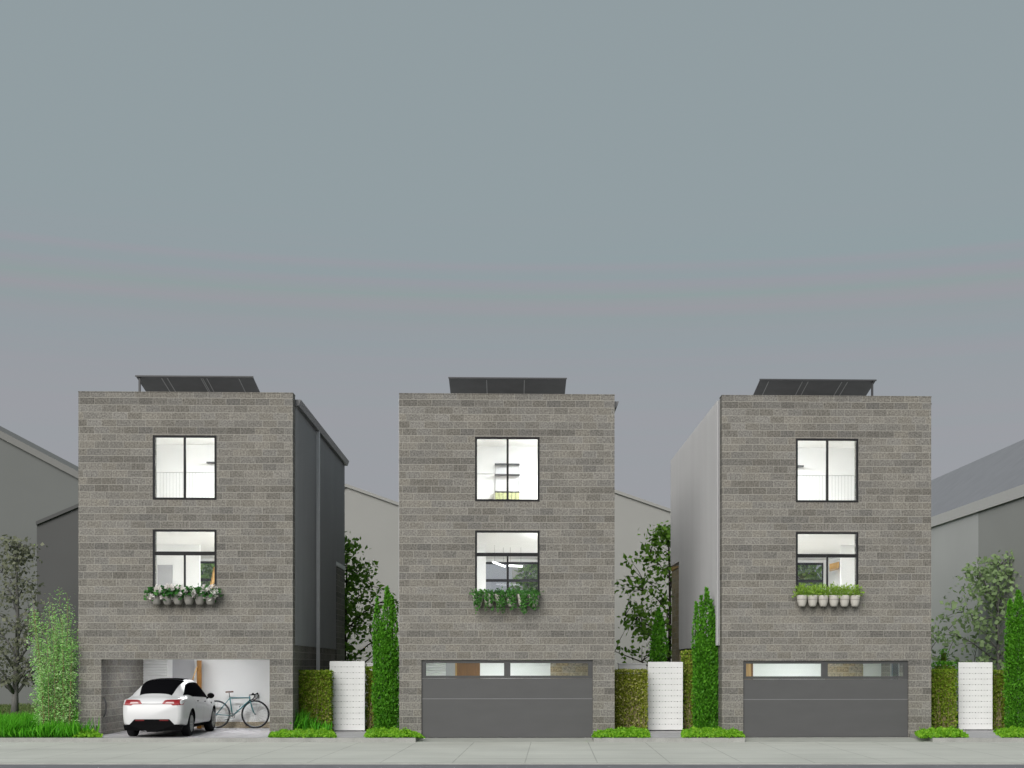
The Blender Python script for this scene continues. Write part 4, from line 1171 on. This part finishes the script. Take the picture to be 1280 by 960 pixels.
def cross(y):
    hw, hr, zt, zs, zb = hw_(y), hr_(y), zt_(y), zs_(y), zb_(y)
    up = max(zt - zs, .02)
    ze = zt - min(.075, up * .45)
    k = min(1, up / .35)
    sx = hw * (.955 - .02 * k)
    pts = [(hw * .90, zb), (hw * .965, zb + .06), (hw, .5 * zb + .5 * zs - .02), (hw * .992, zs - .12), (sx, zs)]
    mx_, mz_ = sx + (hr - sx) * .5 + .035 * k, zs + (ze - zs) * .5
    pts += [(mx_, mz_), (hr + .0, ze), (hr * .72, zt - min(.022, up * .2)), (hr * .36, zt - .004), (0, zt)]
    return pts
def S(y, s):
    """point on the right-hand body surface; s 0..9 from the sill over the shoulder (4) and roof edge (6) to the crown (9)"""
    p = cross(y); idx = np.arange(len(p))
    i = min(int(s), 8); t = s - i
    def c(k, j): return p[min(max(k, 0), 9)][j]
    r = []
    for j in (0, 1):
        a, b_, d, e_ = c(i - 1, j), c(i, j), c(i + 1, j), c(i + 2, j)
        if j == 0 and i == 8: e_ = -c(8, 0)
        r.append(.5 * (2 * b_ + (d - a) * t + (2 * a - 5 * b_ + 4 * d - e_) * t * t + (3 * b_ - a - 3 * d + e_) * t**3) if i != 3 and i != 4 else
                 b_ + (d - b_) * t + (0 if i == 3 else 0))
    return np.array((r[0], y, r[1]))
def Soff(y, s, off, sgn=1):
    e1 = .01
    a = S(min(y + e1, 4.74), s) - S(max(y - e1, .01), s); c = S(y, min(s + .05, 9)) - S(y, max(s - .05, 0))
    n = np.cross(a, c); n /= max(np.linalg.norm(n), 1e-9)
    q = S(y, s)
    if n[0] < 0 and s < 7: n = -n
    if s >= 7 and n[2] < 0: n = -n
    q = q + n * off
    if s >= 8.99: q[0] = 0
    return np.array((q[0] * sgn, q[1], q[2]))
CARX = None
car_z = SZ
cu = 201.0
CARY = 36.38
CARX = X(cu, 37.3)
car = empty('parked_car', (CARX, CARY, car_z), 'white rounded hatchback car parked in the open garage, rear facing the street', 'car')
car.rotation_euler = (0, 0, .013); car.scale = (.92, 1, 1)
C0 = np.array((CARX, CARY, car_z))
def W(p): return tuple(np.asarray(p, float) + C0)

# body shell
ys = sorted(set([0, .015, .03, .05, .08, .11, .14, .2, .26, .34, .42] + list(np.linspace(.5, 4.2, 48)) + [4.3, 4.4, 4.5, 4.58, 4.64, 4.69, 4.72, 4.75]))
ss = [0, .5, 1, 1.5, 2, 2.5, 3, 3.5, 4, 4.33, 4.67, 5, 5.33, 5.67, 6, 6.33, 6.67, 7, 7.5, 8, 8.5, 9]
bm = bmesh.new(); rings = []
for y in ys:
    right = [S(y, s) for s in ss]
    loop = [bm.verts.new(W((p[0], p[1], p[2]))) for p in right] + [bm.verts.new(W((-p[0], p[1], p[2]))) for p in right[-2::-1]]
    rings.append(loop)
for a, c in zip(rings[:-1], rings[1:]):
    n = len(a)
    for j in range(n):
        k = (j + 1) % n
        bm.faces.new((a[j], c[j], c[k], a[k]))
bm.faces.new(rings[0]); bm.faces.new(list(reversed(rings[-1])))
bmesh.ops.recalc_face_normals(bm, faces=bm.faces)
for v in bm.verts: v.co -= Vector(C0)
me = bpy.data.meshes.new('body'); bm.to_mesh(me); bm.free()
body = bpy.data.objects.new('body', me); COL.objects.link(body)
AX = (0.93, 3.82); WR = .352; ZW = .352; WX = .80
cb = MB()
for ay in AX:
    for sg in (-1, 1):
        x0_, x1_ = sorted((sg * .58, sg * 1.2))
        cb.lathe([(.0005, x0_), (.405, x0_), (.405, x1_), (.0005, x1_)], (0, ay, ZW + .015), 'x', 40)
cut = cb.build('cutter', M['car_black'], None, fix=True)
md = body.modifiers.new('b', 'BOOLEAN'); md.operation = 'DIFFERENCE'; md.object = cut; md.solver = 'EXACT'
dg = bpy.context.evaluated_depsgraph_get(); dg.update()
nm = bpy.data.meshes.new_from_object(body.evaluated_get(dg))
body.modifiers.clear(); body.data = nm; nm.name = 'body'
bpy.data.objects.remove(cut)
nm.materials.clear(); nm.materials.append(M['car_white']); nm.materials.append(M['car_black'])
for p in nm.polygons:
    p.use_smooth = True; p.material_index = 0
    c = p.center
    for ay in AX:
        rr = math.hypot(c.y - ay, c.z - ZW - .015)
        if rr < .4045 and abs(c.x) < .94 and (abs(p.normal.x) > .95 and abs(abs(c.x) - .58) < .02 or rr > .35 and abs(p.normal.x) < .3 and abs(c.x) > .575): p.material_index = 1
    if p.normal.z < -.9 and c.z < .4: p.material_index = 1
    if len(p.vertices) > 30: p.use_smooth = False
body.parent = car
sm = body.modifiers.new('edge', 'WEIGHTED_NORMAL') if False else None
try:
    nm.set_sharp_from_angle(angle=math.radians(42))
except Exception: pass

def patch_surface(name, ya, yb, slo, shi, m, off=.006, ny=24, ns=10, both=True, mirror_join=False, parent=car):
    b = MB()
    for sg in (1, -1):
        grid = []
        for i in range(ny + 1):
            y = ya + (yb - ya) * i / ny; row = []
            for j in range(ns + 1):
                lo, hi = slo(y), shi(y)
                row.append(W(Soff(y, lo + (hi - lo) * j / ns, off, sg)))
            grid.append(row)
        for i in range(ny):
            for j in range(ns):
                q = [grid[i][j], grid[i + 1][j], grid[i + 1][j + 1], grid[i][j + 1]]
                b.poly(q if sg > 0 else q[::-1], 0, True)
        if not both: break
    return b.build(name, m, parent, fix=True)
# rear window and roof glass run in one dark sheet; windscreen in front
rg_lo = lambda y: 6.12 + max(0, (.55 - y)) * .8
patch_surface('rear_window', .40, 1.52, rg_lo, lambda y: 9, M['car_glass'])
patch_surface('roof_glass', 1.56, 2.62, lambda y: 6.5, lambda y: 9, M['car_glass'])
patch_surface('windscreen', 2.70, 3.50, lambda y: 6.15, lambda y: 9, M['car_glass'])
def sw_lo(y): return 4.22 if y > 1.25 else 4.22 + (1.25 - y) * 1.1
def sw_hi(y):
    a = 5.78
    if y < 1.35: a = min(a, 4.95 + (y - .62) * 1.15)
    if y > 2.75: a = min(a, 5.78 - (y - 2.75) * 2.0)
    return max(a, sw_lo(y) + .02)
patch_surface('side_window', .62, 3.42, sw_lo, sw_hi, M['car_glass'], off=.006, ny=40)
# lower black cladding along the sills
patch_surface('sill_cladding', 1.33, 3.42, lambda y: 0.0, lambda y: .55, M['car_black'], off=.008, ny=16, ns=4)
# panel gaps and handles
b = MB()
for sg in (1, -1):
    for y, s0, s1 in ((1.42, 2.2, 4.15), (2.36, .6, 4.15), (3.34, .9, 3.9)):
        pr_ = None
        for s in np.linspace(s0, s1, 9):
            yy = y + (max(0, s - 2.2) * -.10 if y < 1.5 else 0)
            q = Soff(yy, s, .003, sg); a = W((q[0], q[1] - .006, q[2])); c = W((q[0], q[1] + .006, q[2]))
            if pr_: b.poly([pr_[0], pr_[1], c, a] if sg > 0 else [pr_[0], a, c, pr_[1]])
            pr_ = (a, c)
b.build('panel_gap', M['gutter'], car)
for sg in (1, -1):
    for y in (1.62, 2.55):
        q = Soff(y, 3.45, .0, sg); b = MB(); b.box(*sorted((W(q)[0] - .004 * sg, W(q)[0] + .014 * sg)), W(q)[1] - .0, W(q)[1] + .17, W(q)[2] - .012, W(q)[2] + .012); b.build('door_handle', M['car_black'], car)
    q = Soff(3.42, 3.3, 0, sg); b = MB(); b.box(*sorted((W(q)[0] - .004 * sg, W(q)[0] + .012 * sg)), W(q)[1], W(q)[1] + .09, W(q)[2] - .03, W(q)[2] + .02); b.build('side_repeater', M['car_black'], car)
    # mirrors
    b = MB(); mm = []
    q = W((sg * 1.02, 3.02, 1.07))
    b.lathe([(.001, -.06), (.06, -.05), (.085, -.01), (.075, .05), (.04, .10), (.001, .12)], (0, 0, 0), 'y', 14)
    b.v = [(q[0] + v[0] * 1.35, q[1] + v[1], q[2] + v[2] * .95) for v in b.v]
    b.tube([W((sg * .88, 3.05, .99)), W((sg * .97, 3.05, 1.03))], .025, 6)
    b.build('wing_mirror', M['car_black'], car)
# rear lamps follow the curve of the tail
def yrear(x, z):
    x = abs(x); lo, hi = 0, .6
    for _ in range(26):
        m_ = (lo + hi) / 2
        # half width of the section at height z
        best = 0
        c = cross(m_)
        w_ = np.interp(z, [p[1] for p in c], [p[0] for p in c]) if z <= c[-1][1] else -1
        if w_ >= x: hi = m_
        else: lo = m_
    return hi
def tail_solid(name, outline, m, out_=.012, parent=car):
    for sg in (1, -1):
        b = MB(); fr_, bk = [], []
        dense = []
        n = len(outline)
        for i in range(n):
            (x, z), (x2, z2) = outline[i], outline[(i + 1) % n]
            for t in (0, .25, .5, .75): dense.append((x + (x2 - x) * t, z + (z2 - z) * t))
        cx = sum(p[0] for p in dense) / len(dense); cz = sum(p[1] for p in dense) / len(dense)
        rings_ = []
        for k in (1, .66, .33):
            rings_.append([W((sg * (cx + (x - cx) * k), yrear(cx + (x - cx) * k, cz + (z - cz) * k) - out_, cz + (z - cz) * k)) for x, z in dense])
        back = [W((sg * x, yrear(x, z) + .03, z)) for x, z in dense]
        L_ = len(dense)
        for a, c in ((back, rings_[0]), (rings_[0], rings_[1]), (rings_[1], rings_[2])):
            for i in range(L_):
                j = (i + 1) % L_
                b.poly([a[i], a[j], c[j], c[i]], 0, False)
        ctr = W((sg * cx, yrear(cx, cz) - out_, cz))
        for i in range(L_): b.poly([rings_[2][i], rings_[2][(i + 1) % L_], ctr])
        b.build(name, m, parent, fix=True)
tail_solid('tail_lamp', [(.28, .905), (.36, 1.005), (.44, 1.022), (.84, 1.025), (.885, .97), (.87, .885), (.60, .87), (.55, .90)], M['red'])
tail_solid('reversing_lamp', [(.38, .925), (.42, .965), (.62, .965), (.64, .92)], M['lens'], .017)
b = MB(); b.box(*sorted((CARX - .30, CARX + .30)), CARY + .005, CARY + .03, car_z + .905, car_z + .917)
b.v = [(v[0], v[1] - .012, v[2]) for v in b.v]; b.build('boot_seam', M['gutter'], car)
# lower rear bumper
b = MB(); ol = [(-.50, .50), (.50, .50), (.66, .345), (.86, .335), (.80, .20), (.16, .19), (.14, .16), (-.14, .16), (-.16, .19), (-.80, .20), (-.86, .335), (-.66, .345)]
def yb_(x): return -.014 + max(0, abs(x) - .6) ** 2 * 2.0
b.hexa([W((x, yb_(x), z)) for x, z in ol], [W((x, .30, z)) for x, z in ol]); b.build('rear_bumper', M['car_black'], car, fix=True)
for sg in (1, -1):
    b = MB(); b.box(*sorted((CARX + sg * .22, CARX + sg * .48)), CARY - .022, CARY - .005, car_z + .455, car_z + .492); b.build('reflector', M['car_red_dim'], car)
b = MB(); b.box(CARX - .72, CARX + .72, CARY + .3, CARY + 4.5, car_z + .20, car_z + .34); b.build('underbody', M['car_black'], car)
# wheels
for ay in AX:
    for sg in (1, -1):
        c = W((sg * WX, ay, ZW)); b = MB()
        w2 = .125
        b.lathe([(.23, -w2), (.30, -w2 - .004), (.335, -w2 + .012), (.352, -w2 + .04), (.352, w2 - .04), (.335, w2 - .012), (.30, w2 + .004), (.23, w2)], c, 'x', 36)
        ty = b.build('wheel', M['tyre'], car, fix=True)
        d = MB(); ox = sg * (w2 - .012)
        d.lathe([(.001, 0), (.06, 0), (.06, sg * -.02), (.20, sg * -.035), (.232, sg * .012), (.235, sg * -.2)], (c[0] + ox, c[1], c[2]), 'x', 36)
        for k in range(10):
            a = k * math.pi / 5
            d.tube([(c[0] + ox, c[1] + .05 * math.cos(a), c[2] + .05 * math.sin(a)), (c[0] + ox - sg * .004, c[1] + .225 * math.cos(a), c[2] + .225 * math.sin(a))], [.022, .016], 6)
        d.build('rim', M['rim'], ty, fix=True)

# ------------------------------------------------------------------ bicycle leaning on the back wall
def BP(a, c, dy=0.0):
    """measured point on the bicycle's plane"""
    Y = 42.06; u = 255 + a / 12.8; v = 850 + c / 12.8
    return Vector((X(u, Y), Y + dy, Z(u, v, Y)))
Zg = SZ
bc0 = BP(510, 760)
bike = empty('bicycle', (bc0.x, 42.06, SZ), 'teal road bicycle with brown saddle standing by the garage back wall', 'bicycle')
rh, fh = BP(197, 549), BP(822, 549)
WRAD = rh.z - SZ; fh.z = rh.z
def wheel(c):
    n = 40; R = WRAD - .016
    b = MB(); b.tube([(c.x + R * math.cos(2 * math.pi * k / n), c.y, c.z + R * math.sin(2 * math.pi * k / n)) for k in range(n)], 0.021, 8, closed=True)
    wo = b.build('wheel', M['tyre'], bike)
    b = MB(); R2 = R - .028
    b.tube([(c.x + R2 * math.cos(2 * math.pi * k / n), c.y, c.z + R2 * math.sin(2 * math.pi * k / n)) for k in range(n)], .011, 6, closed=True)
    b.build('rim', M['chrome'], wo)
    b = MB()
    for k in range(18):
        a = 2 * math.pi * k / 18; dy = .03 if k % 2 else -.03
        b.tube([(c.x + .02 * math.cos(a), c.y + dy, c.z + .02 * math.sin(a)), (c.x + R2 * math.cos(a + .05), c.y, c.z + R2 * math.sin(a + .05))], .0016, 4, caps=False)
    b.lathe([(.001, -.045), (.022, -.045), (.022, .045), (.001, .045)], (c.x, c.y, c.z), 'y', 12)
    b.build('spokes', M['chrome'], wo)
wheel(rh); wheel(fh)
bb, st_, hb, ht = BP(455, 572), BP(413, 286), BP(738, 325), BP(728, 275)
b = MB()
b.tube([st_, ht + Vector((0, 0, -.02))], .019, 10); b.tube([hb + Vector((-.01, 0, .0)), bb], .021, 10); b.tube([bb, st_ + Vector((0, 0, .02))], .019, 10)
b.tube([ht + Vector((-.003, 0, .03)), hb + Vector((.004, 0, -.02))], .024, 10)
for dy in (-.05, .05):
    b.tube([bb + Vector((0, dy * .5, 0)), rh + Vector((0, dy, 0))], .011, 8); b.tube([st_ + Vector((0, dy * .3, -.01)), rh + Vector((0, dy, 0))], .010, 8)
b.build('frame', M['teal'], bike)
b = MB()
for dy in (-.045, .045):
    b.tube([hb + Vector((.005, dy * .6, -.02)), BP(765, 430, dy), BP(792, 515, dy), fh + Vector((0, dy, 0))], [.016, .014, .012, .009], 8)
b.build('fork', M['teal'], bike)
b = MB(); b.tube([st_, BP(403, 205)], .014, 8); b.build('seat_post', M['chrome'], bike)
b = MB()
sa, sb = BP(345, 190), BP(470, 183)
for k in range(9):
    pass
prof = [(0, .015), (.12, .075), (.3, .085), (.5, .05), (.75, .028), (1, .016)]
rows = []
for t, w in prof:
    p = sa.lerp(sb, t)
    rows.append([p + Vector((0, -w, -.03)), p + Vector((0, -w * .9, 0)), p + Vector((0, 0, .018)), p + Vector((0, w * .9, 0)), p + Vector((0, w, -.03)), p + Vector((0, 0, -.012))])
for a, c in zip(rows[:-1], rows[1:]):
    for j in range(6):
        b.poly([a[j], c[j], c[(j + 1) % 6], a[(j + 1) % 6]], 0, True)
b.poly(rows[0]); b.poly(rows[-1][::-1])
b.build('saddle', M['leather'], bike, fix=True)
b = MB()
stem = BP(722, 240)
b.tube([ht + Vector((0, 0, .02)), stem, BP(765, 238)], .016, 8)
for dy in (-.21, .21):
    off = 0 if dy < 0 else 28
    b.tube([BP(765, 238, 0), BP(765 + off * .3, 238, dy), BP(800 + off, 222, dy), BP(835 + off * .6, 245, dy), BP(815 + off * .5, 290, dy), BP(778 + off * .5, 318, dy), BP(745 + off * .5, 320, dy)], .0165, 8)
    b.tube([BP(795 + off, 225, dy), BP(812 + off, 208, dy)], .024, 8)
    b.tube([BP(812 + off, 212, dy), BP(838 + off * .6, 250, dy), BP(836 + off * .4, 290, dy)], .008, 6)
b.build('handlebar', M['tyre'], bike)
b = MB(); n = 28; R = .085
b.tube([(bb.x + R * math.cos(2 * math.pi * k / n), bb.y - .05, bb.z + R * math.sin(2 * math.pi * k / n)) for k in range(n)], .009, 6, closed=True)
for k in range(5):
    a = k * 2 * math.pi / 5; b.tube([(bb.x, bb.y - .05, bb.z), (bb.x + R * math.cos(a), bb.y - .05, bb.z + R * math.sin(a))], .007, 6)
b.lathe([(.001, -.06), (.028, -.06), (.028, .06), (.001, .06)], (bb.x, bb.y, bb.z), 'y', 12)
b.tube([bb + Vector((0, -.07, 0)), bb + Vector((-.17, -.07, -.12))], .010, 6); b.tube([bb + Vector((0, .07, 0)), bb + Vector((.17, .07, .12))], .010, 6)
b.box(bb.x - .21, bb.x - .13, bb.y - .15, bb.y - .07, bb.z - .13, bb.z - .11); b.box(bb.x + .13, bb.x + .21, bb.y + .07, bb.y + .15, bb.z + .11, bb.z + .13)
b.build('crankset', M['chrome'], bike)
b = MB(); b.tube([bb + Vector((0, -.045, .085)), rh + Vector((0, -.045, .04))], .004, 5); b.tube([bb + Vector((0, -.045, -.085)), rh + Vector((0, -.045, -.08)), rh + Vector((.0, -.045, -.04))], .004, 5)
b.lathe([(.001, -.03), (.045, -.03), (.045, .01), (.001, .01)], (rh.x, rh.y - .02, rh.z), 'y', 14); b.build('chain', M['chrome'], bike)
b = MB(); p = BP(590, 405); q = BP(560, 435); b.tube([p, q], .02, 8); b.tube([BP(520, 480), BP(535, 495)], .015, 8); b.build('bottle_cage', M['chrome'], bike)

# ------------------------------------------------------------------ houses in the background
def gable_house(label, ul, ur, ua, v_l, v_a, v_r, Y, depth, m, roofm, over=.35, trim=None):
    xl, xr, xa = X(ul, Y), X(ur, Y), X(ua, Y); zl, za, zr = Z(ul, v_l, Y), Z(ua, v_a, Y), Z(ur, v_r, Y)
    root = empty('gabled_house', ((xl + xr) / 2, Y, GZ), label, 'house', 'plain grey houses in the background')
    b = MB(); t = .16
    b.hexa([(xl, Y, -.2), (xr, Y, -.2), (xr, Y, zr - t), (xa, Y, za - t), (xl, Y, zl - t)], [(xl, Y + depth, -.2), (xr, Y + depth, -.2), (xr, Y + depth, zr - t), (xa, Y + depth, za - t), (xl, Y + depth, zl - t)])
    b.build('wall', m, root, fix=True)
    sl = (za - zl) / (xa - xl) if xa > xl else 0; sr = (za - zr) / (xr - xa)
    r = MB(); y0, y1 = Y - .12, Y + depth + .12
    r.hexa([(xl - over, y0, zl - sl * over - t + .002), (xa, y0, za - t + .002), (xa, y0, za), (xl - over, y0, zl - sl * over)], [(xl - over, y1, zl - sl * over - t + .002), (xa, y1, za - t + .002), (xa, y1, za), (xl - over, y1, zl - sl * over)])
    r.hexa([(xa + .002, y0, za - t + .002), (xr + over, y0, zr - sr * over - t + .002), (xr + over, y0, zr - sr * over), (xa + .002, y0, za)], [(xa + .002, y1, za - t + .002), (xr + over, y1, zr - sr * over - t + .002), (xr + over, y1, zr - sr * over), (xa + .002, y1, za)])
    r.build('roof', roofm, root, fix=True)
    if trim:
        f = MB(); yy = Y - .14
        f.hexa([(xa, yy - .03, za - .36), (xr + over, yy - .03, zr - sr * over - .36), (xr + over, yy - .03, zr - sr * over - .02), (xa, yy - .03, za - .02)], [(xa, yy, za - .36), (xr + over, yy, zr - sr * over - .36), (xr + over, yy, zr - sr * over - .02), (xa, yy, za - .02)])
        f.build('rake_board', trim, root, fix=True)
    return root
gable_house('large plain grey gabled house at the far left with pale rake board', -330, 150, -130, 575, 470, 616.5, 68, 12, M['bg_grey'], M['bg_trim'], trim=M['bg_trim'])
gable_house('charcoal gabled house just left of the left block house', 46, 300, 172, 652, 599, 652, 60, 6, M['bg_dark'], M['bg_dark'], over=.0)
gable_house('pale grey gabled house behind the left gap between block houses', 330, 560, 433, 640, 605, 650, 66, 12, M['bg_light'], M['bg_light'], over=.02)
gable_house('pale grey gabled house behind the right gap between block houses', 640, 910, 752, 648, 606.5, 661, 66, 12, M['bg_light'], M['bg_light'], over=.02)
# right: long house seen along its left side
Xe, ze = 19.0 , 8.62
root = empty('gabled_house', (24, 55, GZ), 'long grey house with a sloping roof at the far right', 'house', 'plain grey houses in the background')
Xr, zr = 23.8, 12.42; ya_, yb2 = 41.0, 82.0
b = MB(); b.box(Xe + .06, Xr * 2 - Xe - .06, 54.2, yb2 - .3, -.2, ze + .15); b.build('wall', M['bg_right'], root)
b = MB(); b.box(Xe + .062, Xr * 2 - Xe - .062, ya_ + .3, 54.198, -.2, ze + .15); b.build('wall', M['bg_near'], root)  # flush near wall; darker tone paints in the shade of a recess
b = MB()
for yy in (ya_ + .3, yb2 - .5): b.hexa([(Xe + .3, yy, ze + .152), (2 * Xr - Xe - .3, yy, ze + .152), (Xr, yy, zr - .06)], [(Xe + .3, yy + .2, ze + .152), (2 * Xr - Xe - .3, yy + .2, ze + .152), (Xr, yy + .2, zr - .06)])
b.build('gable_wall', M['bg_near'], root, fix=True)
b = MB(); t = .15
b.hexa([(Xe, ya_, ze), (Xr, ya_, zr), (Xr, ya_, zr + t), (Xe, ya_, ze + t)], [(Xe, yb2, ze), (Xr, yb2, zr), (Xr, yb2, zr + t), (Xe, yb2, ze + t)])
b.hexa([(Xr + .002, ya_, zr), (2 * Xr - Xe, ya_, ze), (2 * Xr - Xe, ya_, ze + t), (Xr + .002, ya_, zr + t)], [(Xr + .002, yb2, zr), (2 * Xr - Xe, yb2, ze), (2 * Xr - Xe, yb2, ze + t), (Xr + .002, yb2, zr + t)])
b.build('roof', M['bg_roof'], root, fix=True)
b = MB(); b.box(Xe - .03, Xe - .002, ya_, yb2, ze - .30, ze + .148); b.build('fascia', M['bg_fascia'], root)
